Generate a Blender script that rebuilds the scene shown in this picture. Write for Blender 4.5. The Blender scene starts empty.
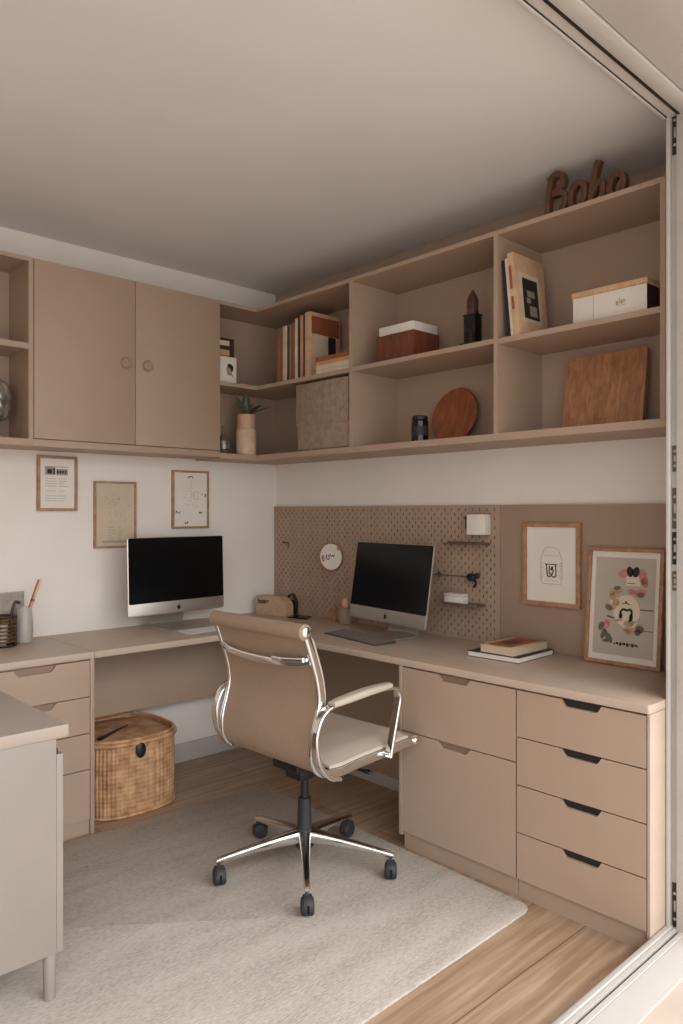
import bpy, bmesh, math, random
from mathutils import Vector, Matrix
random.seed(7)
SC = bpy.context.scene
COL = SC.collection
PI = math.pi

# ------------------------------------------------------------------ materials
def lin(c):
    return tuple(((v / 255.0) / 12.92 if v / 255.0 <= 0.04045 else ((v / 255.0 + 0.055) / 1.055) ** 2.4) for v in c) + (1.0,)

def new_mat(name, rough=0.5, metal=0.0, spec=0.5):
    m = bpy.data.materials.new(name)
    m.use_nodes = True
    nt = m.node_tree
    b = nt.nodes['Principled BSDF']
    b.inputs['Roughness'].default_value = rough
    b.inputs['Metallic'].default_value = metal
    b.inputs['Specular IOR Level'].default_value = spec
    return m, nt, b

def node(nt, kind, **kw):
    n = nt.nodes.new(kind)
    for k, v in kw.items():
        if k in n.inputs.keys():
            n.inputs[k].default_value = v
        else:
            setattr(n, k, v)
    return n

def coords(nt, scale=(1, 1, 1), rot=(0, 0, 0)):
    tc = nt.nodes.new('ShaderNodeTexCoord')
    mp = nt.nodes.new('ShaderNodeMapping')
    mp.inputs['Scale'].default_value = scale
    mp.inputs['Rotation'].default_value = rot
    nt.links.new(tc.outputs['Object'], mp.inputs['Vector'])
    return mp.outputs['Vector']

def ramp(nt, fac, stops):
    r = nt.nodes.new('ShaderNodeValToRGB')
    els = r.color_ramp.elements
    while len(els) < len(stops):
        els.new(0.5)
    for e, (p, c) in zip(els, stops):
        e.position = p
        e.color = c
    nt.links.new(fac, r.inputs['Fac'])
    return r.outputs['Color']

def bump(nt, b, h, strength=0.2, dist=0.002):
    n = nt.nodes.new('ShaderNodeBump')
    n.inputs['Strength'].default_value = strength
    n.inputs['Distance'].default_value = dist
    nt.links.new(h, n.inputs['Height'])
    nt.links.new(n.outputs['Normal'], b.inputs['Normal'])

def shade(c, k):
    return tuple(max(0, min(255, v * k)) for v in c)

def paint(name, c, rough=0.5, metal=0.0, var=0.03, scale=6.0, bstr=0.06, bscale=180.0, spec=0.5, stretch=(1, 1, 1)):
    m, nt, b = new_mat(name, rough, metal, spec)
    v = coords(nt, stretch)
    n = node(nt, 'ShaderNodeTexNoise', Scale=scale, Detail=4.0)
    nt.links.new(v, n.inputs['Vector'])
    col = ramp(nt, n.outputs['Fac'], [(0.3, lin(shade(c, 1 - var))), (0.7, lin(shade(c, 1 + var)))])
    nt.links.new(col, b.inputs['Base Color'])
    if bstr:
        n2 = node(nt, 'ShaderNodeTexNoise', Scale=bscale, Detail=3.0)
        nt.links.new(v, n2.inputs['Vector'])
        bump(nt, b, n2.outputs['Fac'], bstr, 0.001)
    return m

def wood(name, c1, c2, stretch=(1, 14, 14), scale=5.0, rough=0.45, bstr=0.12):
    m, nt, b = new_mat(name, rough)
    v = coords(nt, stretch)
    n = node(nt, 'ShaderNodeTexNoise', Scale=scale, Detail=6.0, Roughness=0.6, Distortion=0.6)
    nt.links.new(v, n.inputs['Vector'])
    col = ramp(nt, n.outputs['Fac'], [(0.28, lin(c1)), (0.5, lin(tuple((a + d) / 2 for a, d in zip(c1, c2)))), (0.72, lin(c2))])
    nt.links.new(col, b.inputs['Base Color'])
    bump(nt, b, n.outputs['Fac'], bstr, 0.001)
    return m

def weave(name, c, k=900.0, rough=0.85, var=0.10):
    m, nt, b = new_mat(name, rough, spec=0.25)
    v = coords(nt)
    w1 = node(nt, 'ShaderNodeTexWave', Scale=k / 20.0, bands_direction='Z')
    w2 = node(nt, 'ShaderNodeTexWave', Scale=k / 20.0, bands_direction='Y')
    for w in (w1, w2):
        nt.links.new(v, w.inputs['Vector'])
    mx = node(nt, 'ShaderNodeMath', operation='MULTIPLY')
    nt.links.new(w1.outputs['Fac'], mx.inputs[0]); nt.links.new(w2.outputs['Fac'], mx.inputs[1])
    n = node(nt, 'ShaderNodeTexNoise', Scale=40.0, Detail=5.0)
    nt.links.new(v, n.inputs['Vector'])
    ad = node(nt, 'ShaderNodeMath', operation='MULTIPLY_ADD')
    nt.links.new(mx.outputs[0], ad.inputs[0]); ad.inputs[1].default_value = 0.4
    nt.links.new(n.outputs['Fac'], ad.inputs[2])
    col = ramp(nt, ad.outputs[0], [(0.3, lin(shade(c, 1 - var))), (0.9, lin(shade(c, 1 + var)))])
    nt.links.new(col, b.inputs['Base Color'])
    bump(nt, b, mx.outputs[0], 0.25, 0.001)
    return m

TAUPE = (172, 148, 128)
M = {}
M['taupe'] = paint('taupe_lacquer', TAUPE, 0.5, var=0.01)
M['worktop'] = paint('worktop_laminate', (184, 164, 146), 0.42, scale=9, var=0.012)
M['panel'] = paint('taupe_panel', (164, 139, 119), 0.6, var=0.01)
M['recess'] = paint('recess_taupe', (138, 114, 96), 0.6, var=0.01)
M['pegboard'] = paint('pegboard_board', (166, 141, 121), 0.6)
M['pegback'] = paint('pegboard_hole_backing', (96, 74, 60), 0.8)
M['sideboard_top'] = paint('sideboard_top_lacquer', (160, 146, 133), 0.4, var=0.015)
M['cream'] = paint('cream_lacquer', (142, 132, 122), 0.5, var=0.015)
M['endpanel'] = paint('lit_end_panel', (178, 158, 140), 0.5)  # taupe lightened: daylight on the end panel is put into the colour
M['wall'] = paint('wall_plaster', (230, 223, 214), 0.85, var=0.015, scale=2.5, bstr=0.08)
M['ceiling'] = paint('ceiling_plaster', (222, 221, 219), 0.9, var=0.012, scale=2.0, bstr=0.05)
M['white_trim'] = paint('white_trim_paint', (186, 180, 173), 0.45, var=0.02)
M['dark_gap'] = paint('dark_slot', (34, 28, 25), 0.6)
M['black'] = paint('black_plastic', (26, 25, 25), 0.45)
M['blacksoft'] = paint('soft_black_rubber', (40, 39, 39), 0.6)
M['chrome'] = paint('polished_chrome', (232, 231, 230), 0.13, 1.0, var=0.02, bstr=0)
M['aluminium'] = paint('brushed_aluminium', (200, 194, 186), 0.38, 0.85, var=0.02)
M['steel'] = paint('hardware_steel', (120, 110, 100), 0.35, 0.9)
M['oldsteel'] = paint('dark_steel', (70, 62, 56), 0.4, 0.8)
M['screen'] = paint('black_screen_glass', (9, 9, 10), 0.22, var=0.05, bstr=0, spec=0.3)
M['keys'] = paint('white_keycaps', (206, 200, 194), 0.5)
M['keybase'] = paint('grey_keyboard_body', (120, 114, 110), 0.4, 0.5)
M['oak'] = wood('oak_frame', (146, 106, 74), (188, 146, 110), (3, 3, 3), 12)
M['lightoak'] = wood('light_oak_box', (190, 148, 108), (216, 178, 138), (10, 1.5, 10), 5)
M['walnut'] = wood('walnut_board', (140, 92, 62), (190, 138, 100), (14, 16, 1.4), 4)
M['redwood'] = wood('red_brown_wood', (92, 46, 30), (132, 74, 50), (14, 14, 1.5), 6)
M['roundwood'] = wood('round_board_wood', (122, 66, 38), (168, 100, 62), (12, 14, 1.5), 4)
M['sign_wood'] = wood('dark_sign_wood', (64, 40, 28), (118, 78, 54), (6, 6, 2), 10)
M['paper'] = paint('white_paper', (226, 219, 208), 0.8, var=0.015)
M['oldpaper'] = paint('beige_paper', (200, 183, 160), 0.8, var=0.03)
M['ink'] = paint('ink_dark', (44, 40, 40), 0.8)
M['inkgrey'] = paint('ink_grey', (160, 152, 144), 0.8)
M['inklight'] = paint('ink_faint', (158, 142, 124), 0.8)
M['posterbg'] = paint('poster_grey', (186, 176, 160), 0.75, var=0.03)
M['pink'] = paint('print_pink', (205, 158, 140), 0.8, var=0.08, scale=60)
M['rose'] = paint('print_rose', (190, 130, 120), 0.8, var=0.1, scale=60)
M['creamprint'] = paint('print_cream', (222, 208, 184), 0.8)
M['tanprint'] = paint('print_tan', (186, 154, 118), 0.8, var=0.1, scale=60)
M['leafprint'] = paint('print_grey_green', (110, 102, 92), 0.8, var=0.1, scale=60)
M['linen'] = weave('linen_fabric', (150, 132, 114), 1500, var=0.12)
M['mesh'] = weave('chair_mesh', (158, 134, 113), 5000, 0.7, 0.02)
M['leather'] = paint('cream_upholstery', (182, 169, 153), 0.5, var=0.03, bstr=0.15, bscale=90)
M['leaf'] = paint('plant_leaf', (86, 94, 72), 0.45, var=0.25, scale=14)
M['vase_low'] = paint('vase_stone', (206, 178, 150), 0.6, var=0.06, scale=30)
M['vase_high'] = paint('vase_wood', (196, 160, 130), 0.6, var=0.05, scale=30)
M['candle'] = paint('black_jar_glass', (22, 20, 19), 0.12, var=0.1)
M['rosegold'] = paint('rose_gold', (214, 160, 132), 0.28, 0.7)
M['rosetop'] = paint('pale_rose', (222, 176, 152), 0.4)
M['silverglass'] = paint('patterned_silver', (150, 144, 134), 0.3, 0.6, var=0.35, scale=24, bstr=0.6, bscale=40)
M['pencil_light'] = wood('pale_pencil_wood', (206, 150, 112), (226, 184, 150), (6, 6, 1), 8)
M['pencil_dark'] = wood('dark_pencil_wood', (142, 86, 56), (170, 110, 74), (6, 6, 1), 8)
M['wire'] = paint('bronze_wire', (122, 84, 58), 0.35, 0.6, var=0.2, scale=30)
M['grey_felt'] = weave('ribbed_grey', (178, 168, 156), 1200, 0.9, 0.15)
M['patio'] = paint('patio_stone', (190, 171, 155), 0.8, var=0.04, scale=3)

def glass(name, c, rough=0.05, alpha_mix=0.0):
    m, nt, b = new_mat(name, rough)
    b.inputs['Base Color'].default_value = lin(c)
    b.inputs['Transmission Weight'].default_value = 1.0
    b.inputs['IOR'].default_value = 1.3
    n = node(nt, 'ShaderNodeTexNoise', Scale=40.0)
    nt.links.new(coords(nt), n.inputs['Vector'])
    bump(nt, b, n.outputs['Fac'], 0.05, 0.001)
    return m
M['glass'] = glass('clear_glass', (236, 232, 226))
M['frost'] = paint('frosted_glass', (214, 208, 200), 0.35, var=0.04, scale=30)

M['frost'].node_tree.nodes['Principled BSDF'].inputs['Transmission Weight'].default_value = 0.45

# oak plank floor: planks run along x
def floor_mat():
    m, nt, b = new_mat('oak_plank_floor', 0.42)
    v = coords(nt)
    br = node(nt, 'ShaderNodeTexBrick', Scale=1.0, offset=0.37)
    br.inputs['Color1'].default_value = (0.25, 0.25, 0.25, 1); br.inputs['Color2'].default_value = (0.85, 0.85, 0.85, 1)
    br.inputs['Mortar'].default_value = (0, 0, 0, 1)
    br.inputs['Mortar Size'].default_value = 0.0016
    br.inputs['Brick Width'].default_value = 1.35
    br.inputs['Row Height'].default_value = 0.19
    nt.links.new(v, br.inputs['Vector'])
    v2 = coords(nt, (0.9, 16, 1))
    n = node(nt, 'ShaderNodeTexNoise', Scale=2.6, Detail=8.0, Roughness=0.55, Distortion=0.35)
    nt.links.new(v2, n.inputs['Vector'])
    mix = node(nt, 'ShaderNodeMath', operation='MULTIPLY_ADD')
    nt.links.new(br.outputs['Color'], mix.inputs[0]); mix.inputs[1].default_value = 0.3
    nt.links.new(n.outputs['Fac'], mix.inputs[2])
    col = ramp(nt, mix.outputs[0], [(0.30, lin((112, 84, 64))), (0.62, lin((152, 124, 100))), (1.0, lin((190, 164, 138)))])
    mm = node(nt, 'ShaderNodeMixRGB', blend_type='MIX')
    nt.links.new(br.outputs['Fac'], mm.inputs['Fac'])
    nt.links.new(col, mm.inputs['Color1']); mm.inputs['Color2'].default_value = lin((96, 68, 50))
    nt.links.new(mm.outputs['Color'], b.inputs['Base Color'])
    bump(nt, b, n.outputs['Fac'], 0.08, 0.001)
    return m
M['floor'] = floor_mat()

def rug_mat():
    m, nt, b = new_mat('woven_rug', 0.95, spec=0.1)
    v = coords(nt, (28, 90, 40))
    n = node(nt, 'ShaderNodeTexNoise', Scale=2.0, Detail=6.0, Roughness=0.7)
    nt.links.new(v, n.inputs['Vector'])
    v2 = coords(nt, (1.4, 7, 1))
    n2 = node(nt, 'ShaderNodeTexNoise', Scale=1.6, Detail=3.0)
    nt.links.new(v2, n2.inputs['Vector'])
    a = node(nt, 'ShaderNodeMath', operation='MULTIPLY_ADD')
    nt.links.new(n2.outputs['Fac'], a.inputs[0]); a.inputs[1].default_value = 0.45
    nt.links.new(n.outputs['Fac'], a.inputs[2])
    col = ramp(nt, a.outputs[0], [(0.45, lin((148, 138, 127))), (0.72, lin((181, 171, 160))), (0.98, lin((199, 190, 180)))])
    nt.links.new(col, b.inputs['Base Color'])
    bump(nt, b, n.outputs['Fac'], 0.7, 0.004)
    return m
M['rug'] = rug_mat()

def wicker_mat():
    m, nt, b = new_mat('wicker', 0.6)
    v = coords(nt, (1, 1, 1))
    n = node(nt, 'ShaderNodeTexNoise', Scale=22.0, Detail=5.0)
    nt.links.new(v, n.inputs['Vector'])
    w = node(nt, 'ShaderNodeTexWave', Scale=16.0, bands_direction='Z', Distortion=1.5)
    nt.links.new(v, w.inputs['Vector'])
    a = node(nt, 'ShaderNodeMath', operation='MULTIPLY_ADD')
    nt.links.new(w.outputs['Fac'], a.inputs[0]); a.inputs[1].default_value = 0.12
    nt.links.new(n.outputs['Fac'], a.inputs[2])
    col = ramp(nt, a.outputs[0], [(0.32, lin((146, 104, 70))), (0.6, lin((194, 150, 110))), (0.9, lin((220, 182, 142)))])
    nt.links.new(col, b.inputs['Base Color'])
    bump(nt, b, a.outputs[0], 0.3, 0.002)
    return m
M['wicker'] = wicker_mat()

# ------------------------------------------------------------------ mesh builder
class B:
    def __init__(self):
        self.bm = bmesh.new()
    def _merge(self, t, mtx=None):
        if mtx is not None:
            t.transform(mtx)
        me = bpy.data.meshes.new('tmp')
        t.to_mesh(me); t.free()
        self.bm.from_mesh(me)
        bpy.data.meshes.remove(me)
        return self
    def box(self, x0, x1, y0, y1, z0, z1, bev=0.0, seg=2, mtx=None):
        t = bmesh.new()
        bmesh.ops.create_cube(t, size=1.0)
        sx, sy, sz = abs(x1 - x0), abs(y1 - y0), abs(z1 - z0)
        for v in t.verts:
            v.co = Vector(((x0 + x1) / 2 + v.co.x * sx, (y0 + y1) / 2 + v.co.y * sy, (z0 + z1) / 2 + v.co.z * sz))
        if bev:
            bmesh.ops.bevel(t, geom=t.edges[:], offset=min(bev, min(sx, sy, sz) * 0.45), segments=seg, affect='EDGES', profile=0.5)
        return self._merge(t, mtx)
    def lathe(self, prof, c=(0, 0, 0), n=32, mtx=None, capb=True, capt=True):
        t = bmesh.new()
        rings = []
        for r, z in prof:
            rings.append([t.verts.new((c[0] + r * math.cos(2 * PI * i / n), c[1] + r * math.sin(2 * PI * i / n), c[2] + z)) for i in range(n)])
        for a, b in zip(rings, rings[1:]):
            for i in range(n):
                t.faces.new((a[i], a[(i + 1) % n], b[(i + 1) % n], b[i]))
        if capb: t.faces.new(rings[0][::-1])
        if capt: t.faces.new(rings[-1])
        return self._merge(t, mtx)
    def cyl(self, p0, p1, r0, r1=None, n=20, bev=0.0):
        p0, p1 = Vector(p0), Vector(p1)
        r1 = r0 if r1 is None else r1
        d = p1 - p0
        L = d.length
        q = Vector((0, 0, 1)).rotation_difference(d.normalized()).to_matrix().to_4x4()
        q.translation = p0
        if bev:
            pr = [(r0 - bev, 0), (r0, bev), (r1, L - bev), (r1 - bev, L)]
        else:
            pr = [(r0, 0), (r1, L)]
        return self.lathe(pr, n=n, mtx=q)
    def ball(self, c, rx, ry=None, rz=None, n=20, mtx=None):
        ry = rx if ry is None else ry; rz = rx if rz is None else rz
        t = bmesh.new()
        bmesh.ops.create_uvsphere(t, u_segments=n, v_segments=max(8, n * 2 // 3), radius=1.0)
        for v in t.verts:
            v.co = Vector((c[0] + v.co.x * rx, c[1] + v.co.y * ry, c[2] + v.co.z * rz))
        return self._merge(t, mtx)
    def prism(self, pts, axis, a, b):
        """polygon pts (2-D) in the plane normal to axis, extruded from a to b"""
        t = bmesh.new()
        def mk(p, d):
            return {'x': (d, p[0], p[1]), 'y': (p[0], d, p[1]), 'z': (p[0], p[1], d)}[axis]
        A = [t.verts.new(mk(p, a)) for p in pts]
        C = [t.verts.new(mk(p, b)) for p in pts]
        t.faces.new(A); t.faces.new(C[::-1])
        n = len(pts)
        for i in range(n):
            t.faces.new((A[i], C[i], C[(i + 1) % n], A[(i + 1) % n]))
        bmesh.ops.recalc_face_normals(t, faces=t.faces[:])
        return self._merge(t)
    def sweep(self, pts, prof, closed=False, up=Vector((0, 0, 1)), caps=True, taper=None):
        """profile (list of (u,v)) swept along pts; u along side, v along up-ish"""
        P = [Vector(p) for p in pts]
        n = len(P)
        t = bmesh.new()
        rings = []
        for i in range(n):
            if closed:
                d = P[(i + 1) % n] - P[i - 1]
            else:
                d = P[min(i + 1, n - 1)] - P[max(i - 1, 0)]
            d.normalize()
            s = d.cross(up)
            if s.length < 1e-4:
                s = d.cross(Vector((1, 0, 0)))
            s.normalize()
            w = s.cross(d).normalized()
            k = taper(i / (n - 1)) if taper else 1.0
            rings.append([t.verts.new(P[i] + s * (u * k) + w * (v * k)) for u, v in prof])
        m = len(prof)
        rng = range(n) if closed else range(n - 1)
        for i in rng:
            a, b = rings[i], rings[(i + 1) % n]
            for j in range(m):
                t.faces.new((a[j], a[(j + 1) % m], b[(j + 1) % m], b[j]))
        if not closed and caps:
            t.faces.new(rings[0][::-1]); t.faces.new(rings[-1])
        bmesh.ops.recalc_face_normals(t, faces=t.faces[:])
        return self._merge(t)
    def tube(self, pts, r, n=12, closed=False, up=Vector((0, 0, 1)), taper=None):
        return self.sweep(pts, [(r * math.cos(2 * PI * i / n), r * math.sin(2 * PI * i / n)) for i in range(n)], closed, up, True, taper)
    def xf(self, mtx):
        self.bm.transform(mtx)
        return self
    def shift(self, x, y, z):
        return self.xf(Matrix.Translation((x, y, z)))

def spline(pts, k=6):
    """Catmull-Rom through the points"""
    P = [Vector(p) for p in pts]
    P = [P[0] * 2 - P[1]] + P + [P[-1] * 2 - P[-2]]
    out = []
    for i in range(1, len(P) - 2):
        for j in range(k):
            t = j / k
            a, b, c, d = P[i - 1], P[i], P[i + 1], P[i + 2]
            out.append(0.5 * ((2 * b) + (c - a) * t + (2 * a - 5 * b + 4 * c - d) * t * t + (3 * b - a - 3 * c + d) * t ** 3))
    out.append(P[-2])
    return out

def rrect(w, h, r, n=4):
    """rounded rectangle profile centred on 0"""
    out = []
    for cx, cy, a0 in ((w / 2 - r, h / 2 - r, 0), (-w / 2 + r, h / 2 - r, 90), (-w / 2 + r, -h / 2 + r, 180), (w / 2 - r, -h / 2 + r, 270)):
        for i in range(n + 1):
            a = math.radians(a0 + 90 * i / n)
            out.append((cx + r * math.cos(a), cy + r * math.sin(a)))
    return out

def finish(bm, name, mat, angle=0.6):
    for f in bm.faces:
        f.smooth = True
    for e in bm.edges:
        if len(e.link_faces) == 2:
            try:
                if e.calc_face_angle() > angle:
                    e.smooth = False
            except ValueError:
                pass
    me = bpy.data.meshes.new(name)
    bm.to_mesh(me); bm.free()
    me.materials.append(mat)
    return me

def root(name, label, cat, loc=(0, 0, 0), rz=0.0, group=None):
    o = bpy.data.objects.new(name, None)
    COL.objects.link(o)
    o.empty_display_size = 0.05
    o.location = loc; o.rotation_euler = (0, 0, rz)
    o['label'] = label; o['category'] = cat
    if group: o['group'] = group
    return o

def part(name, b, mat, parent, world=False, label=None, angle=0.6):
    """a mesh child; local coordinates of the top-level root (parts sit at identity).
    world=True: the builder holds world coordinates of an unrotated root"""
    if world:
        r = parent
        while r.parent: r = r.parent
        b.shift(-r.location.x, -r.location.y, -r.location.z)
    o = bpy.data.objects.new(name, finish(b.bm, name, M[mat] if isinstance(mat, str) else mat, angle))
    COL.objects.link(o)
    o.parent = parent
    if label: o['label'] = label
    return o

def thing(name, b, mat, label, cat, group=None, angle=0.6, rz=0.0, pivot=None):
    """a top-level thing that is one mesh in world coordinates"""
    vs = [v.co for v in b.bm.verts]
    if pivot is None:
        pivot = Vector((sum(v.x for v in vs) / len(vs), sum(v.y for v in vs) / len(vs), min(v.z for v in vs)))
    pivot = Vector(pivot)
    b.shift(-pivot.x, -pivot.y, -pivot.z)
    o = bpy.data.objects.new(name, finish(b.bm, name, M[mat] if isinstance(mat, str) else mat, angle))
    COL.objects.link(o)
    o.location = pivot; o.rotation_euler = (0, 0, rz)
    o['label'] = label; o['category'] = cat
    if group: o['group'] = group
    return o

def struct(name, b, mat, parent=None, label=None):
    o = bpy.data.objects.new(name, finish(b.bm, name, M[mat]))
    COL.objects.link(o)
    if parent: o.parent = parent
    else: o['kind'] = 'structure'
    if label: o['label'] = label
    return o
# ------------------------------------------------------------------ the room (x: along the back wall, y: towards the camera is negative)
ZC = 2.604
struct('floor', B().box(-4.3, 0.0, -2.5, 0.0, -0.08, 0.0), 'floor')
struct('ceiling', B().box(-4.3, 0.1, -2.50, 0.1, ZC, ZC + 0.08), 'ceiling')
struct('wall_back', B().box(-4.4, 0.1, 0.0, 0.1, -0.08, ZC), 'wall')
struct('wall_right', B().box(0.0, 0.1, -2.5, 0.0, -0.08, ZC), 'wall')
struct('wall_left', B().box(-4.4, -4.3, -2.64, 0.0, -0.08, ZC + 0.08), 'panel')  # unseen side wall, toned taupe to cut fill light
struct('wall_front', B().box(-0.405, 0.1, -2.60, -2.5, -0.08, ZC + 0.08), 'white_trim')
struct('baseboard_back', B().box(-1.374, -0.12, -0.014, 0.0, 0.0, 0.10, 0.003), 'white_trim')
# threshold of the folding doors
t = B()
t.prism([(-2.500, -0.05), (-2.500, 0.058), (-2.503, 0.060), (-2.516, 0.060), (-2.518, 0.054), (-2.521, 0.054), (-2.523, 0.058), (-2.533, 0.058),
         (-2.533, 0.046), (-2.543, 0.046), (-2.543, 0.056), (-2.556, 0.056), (-2.557, 0.052), (-2.560, 0.052), (-2.561, 0.054), (-2.640, 0.050), (-2.640, -0.05)], 'x', -4.3, -0.40)
sill = struct('trim_1', t, 'white_trim')
struct('track_groove', B().box(-4.3, -0.40, -2.5425, -2.5335, 0.046, 0.0475), 'oldsteel', sill, 'dark metal track groove')
# head of the folding doors
t = B()
t.box(-4.3, -0.40, -2.502, -2.490, 2.530, 2.604, 0.002)
t.box(-4.3, -0.40, -2.545, -2.504, 2.537, 2.70)
t.box(-4.3, -0.40, -2.594, -2.545, 2.530, 2.70, 0.002)
head = struct('trim_2', t, 'white_trim')
struct('track_rail', B().box(-4.3, -0.40, -2.544, -2.534, 2.532, 2.5385, 0.001).box(-4.3, -0.40, -2.5042, -2.5021, 2.533, 2.5385), 'oldsteel', head, 'dark metal head track')
# jamb on the right with its lock keeps
t = B()
t.box(-0.455, -0.400, -2.512, -2.500, 0.045, 2.56, 0.002)
t.box(-0.438, -0.400, -2.532, -2.512, 0.045, 2.56)
t.box(-0.455, -0.400, -2.640, -2.532, 0.045, 2.56, 0.002)
jamb = struct('trim_3', t, 'white_trim')
for z0, z1, m_, l_ in ((2.42, 2.555, 'oldsteel', 'dark top hinge'), (1.45, 1.53, 'steel', 'small steel keep'), (1.275, 1.40, 'steel', 'long steel keep'),
                       (1.165, 1.265, 'black', 'black lock plate'), (1.085, 1.145, 'steel', 'square steel keep'), (0.05, 0.19, 'oldsteel', 'steel bottom hinge')):
    h = struct('lock_plate', B().box(-0.4405, -0.436, -2.5305, -2.5135, z0, z1, 0.001), m_, jamb, l_)
    zc = (z0 + z1) / 2
    q = B()
    for dz in (-0.28, 0.28):
        q.cyl((-0.4405, -2.522, zc + dz * (z1 - z0)), (-0.4425, -2.522, zc + dz * (z1 - z0)), 0.0045, n=14)
    q.box(-0.4430, -0.4400, -2.525, -2.519, zc - 0.12 * (z1 - z0), zc + 0.12 * (z1 - z0), 0.001)
    struct('keep', q, 'aluminium', h)
# outside: boarded soffit (lengthened out of view to shade the sill) and paving
struct('trim_4', B().box(-4.4, 0.4, -3.75, -2.598, 2.535, 2.62, 0.003), 'white_trim')
struct('floor_outside', B().box(-8.5, 4.0, -9.0, -2.640, -0.05, 0.046), 'patio')

# ------------------------------------------------------------------ upper units
DB, DA = 0.322, 0.2376
ZT, ZB1, ZB0 = 2.4185, 1.631, 1.603
XC0, XC1 = -1.5096, -0.5537
def ell(z0, z1, yend, inset=0.0, bevel=0):
    return B().prism([(-0.008, -0.008), (-0.008, yend), (-DB + inset, yend), (-DB + inset, -DA - inset), (XC1, -DA - inset), (XC1, -0.008)], 'z', z0, z1)
sh = root('open_wall_shelf', 'long taupe open shelf unit turning the corner, hung on the right wall above the pegboards', 'shelf', (-0.16, -1.2, ZB0))
part('top_board', ell(ZT - 0.018, ZT, -2.441), 'taupe', sh, True)
part('added_taupe_strip', B().box(-0.006, 0.0, -2.441, -0.004, ZT, ZC - 0.001), 'taupe', sh, True)  # thin taupe sheet added to darken the wall strip above the shelf
part('bottom_board', ell(ZB0, ZB1, -2.441), 'taupe', sh, True)
part('middle_shelf', ell(1.982, 2.002, -0.958, 0.002), 'taupe', sh, True)
part('middle_shelf', B().box(-DB + 0.002, -0.008, -1.770, -0.978, 1.982, 2.002), 'taupe', sh, True)
part('middle_shelf', B().box(-DB + 0.002, -0.008, -2.423, -1.788, 1.978, 1.999), 'taupe', sh, True)
for y0 in (-0.978, -1.788, -2.441):
    part('divider', B().box(-DB, -0.008, y0, y0 + (0.020 if y0 > -1 else 0.018), ZB1, ZT - 0.018), 'taupe', sh, True)
part('back_panel', B().box(-0.008, 0.0, -2.441, 0.0, ZB0, ZT).box(XC1, -0.008, -0.008, 0.0, ZB0, ZT), 'taupe', sh, True)

cb = root('wall_cabinet', 'closed taupe wall cabinet with two doors and round knobs on the back wall', 'cabinet', (-1.03, -0.12, 1.610))
part('carcass', B().box(XC0, XC1, -0.2196, 0.0, 1.640, ZT, 0.001).box(XC0, XC1 , -DA, 0.0, 1.610, 1.640, 0.001), 'taupe', cb, True)
for x0, x1, kx in ((XC0 + 0.003, -1.0325, -1.082), (-1.0295, XC1 - 0.001, -0.968)):
    d = part('door', B().box(x0, x1, -DA, -0.2200, 1.644, ZT - 0.001, 0.0012), 'taupe', cb, True)
    k = B()
    mt = Matrix.Translation((kx, -DA, 2.024)) @ Matrix.Rotation(PI / 2, 4, 'X')
    k.lathe([(0.020, -0.004), (0.0255, 0.0), (0.0265, 0.010), (0.0235, 0.013), (0.0205, 0.011), (0.0185, 0.006), (0.0175, 0.0045)], n=36, mtx=mt)
    part('knob', k, 'panel', d, True)

XL0 = -2.15
ls = root('open_wall_shelf', 'taupe open shelf at the left edge beside the cabinet, holding the silver vase', 'shelf', (-1.83, -0.12, 1.610))
part('side_panel', B().box(XC0 - 0.021, XC0 - 0.0005, -DA, 0.0, 1.610, ZT), 'taupe', ls, True)
part('side_panel', B().box(XL0, XL0 + 0.02, -DA, 0.0, 1.610, ZT), 'taupe', ls, True)
part('top_board', B().box(XL0 + 0.02, XC0 - 0.021, -DA, 0.0, ZT - 0.018, ZT), 'taupe', ls, True)
part('bottom_board', B().box(XL0 + 0.02, XC0 - 0.021, -DA, 0.0, 1.610, 1.640), 'taupe', ls, True)
part('middle_shelf', B().box(XL0 + 0.02, XC0 - 0.021, -DA + 0.002, -0.008, 2.024, 2.050), 'taupe', ls, True)
part('back_panel', B().box(XL0 + 0.02, XC0 - 0.021, -0.008, 0.0, 1.640, ZT - 0.018), 'taupe', ls, True)

# ------------------------------------------------------------------ base units and worktops
ZW, ZU = 0.75, 0.722
def outline_round(x0, x1, y0, y1, r, n=6):
    """rectangle with the (x0,y0) corner rounded"""
    pts = [(x1, y0), (x1, y1), (x0, y1)]
    for i in range(n + 1):
        a = math.radians(180 + 90 * i / n)
        pts.append((x0 + r + r * math.cos(a), y0 + r + r * math.sin(a)))
    return pts
def slab(pts, z0, z1, bev=0.003):
    t = bmesh.new()
    A = [t.verts.new((p[0], p[1], z0)) for p in pts]
    f = t.faces.new(A)
    r = bmesh.ops.extrude_face_region(t, geom=[f])
    for v in [g for g in r['geom'] if isinstance(g, bmesh.types.BMVert)]:
        v.co.z = z1
    bmesh.ops.recalc_face_normals(t, faces=t.faces[:])
    es = [e for e in t.edges if abs(e.verts[0].co.z - e.verts[1].co.z) < 1e-6]
    bmesh.ops.bevel(t, geom=es, offset=bev, segments=2, affect='EDGES', profile=0.5)
    b = B(); b.bm.free(); b.bm = t
    return b
thing('desk_worktop', slab(outline_round(-0.560, -0.001, -2.4985, -0.001, 0.010), ZU, ZW), 'worktop',
      'long taupe desk worktop along the right wall, over the drawers', 'worktop')
thing('desk_worktop', slab([(-1.3735, -0.537), (-0.561, -0.537), (-0.561, -0.001), (-1.3735, -0.001)], ZU, ZW, 0.002), 'worktop',
      'short taupe desk worktop along the back wall, over the wicker basket', 'worktop')
mp = B().box(-1.3735, -0.125, -0.118, -0.100, 0.356, ZU)
thing('modesty_panel', mp, 'taupe', 'taupe modesty panel hung under the back wall worktop behind the wicker basket', 'panel')
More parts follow.
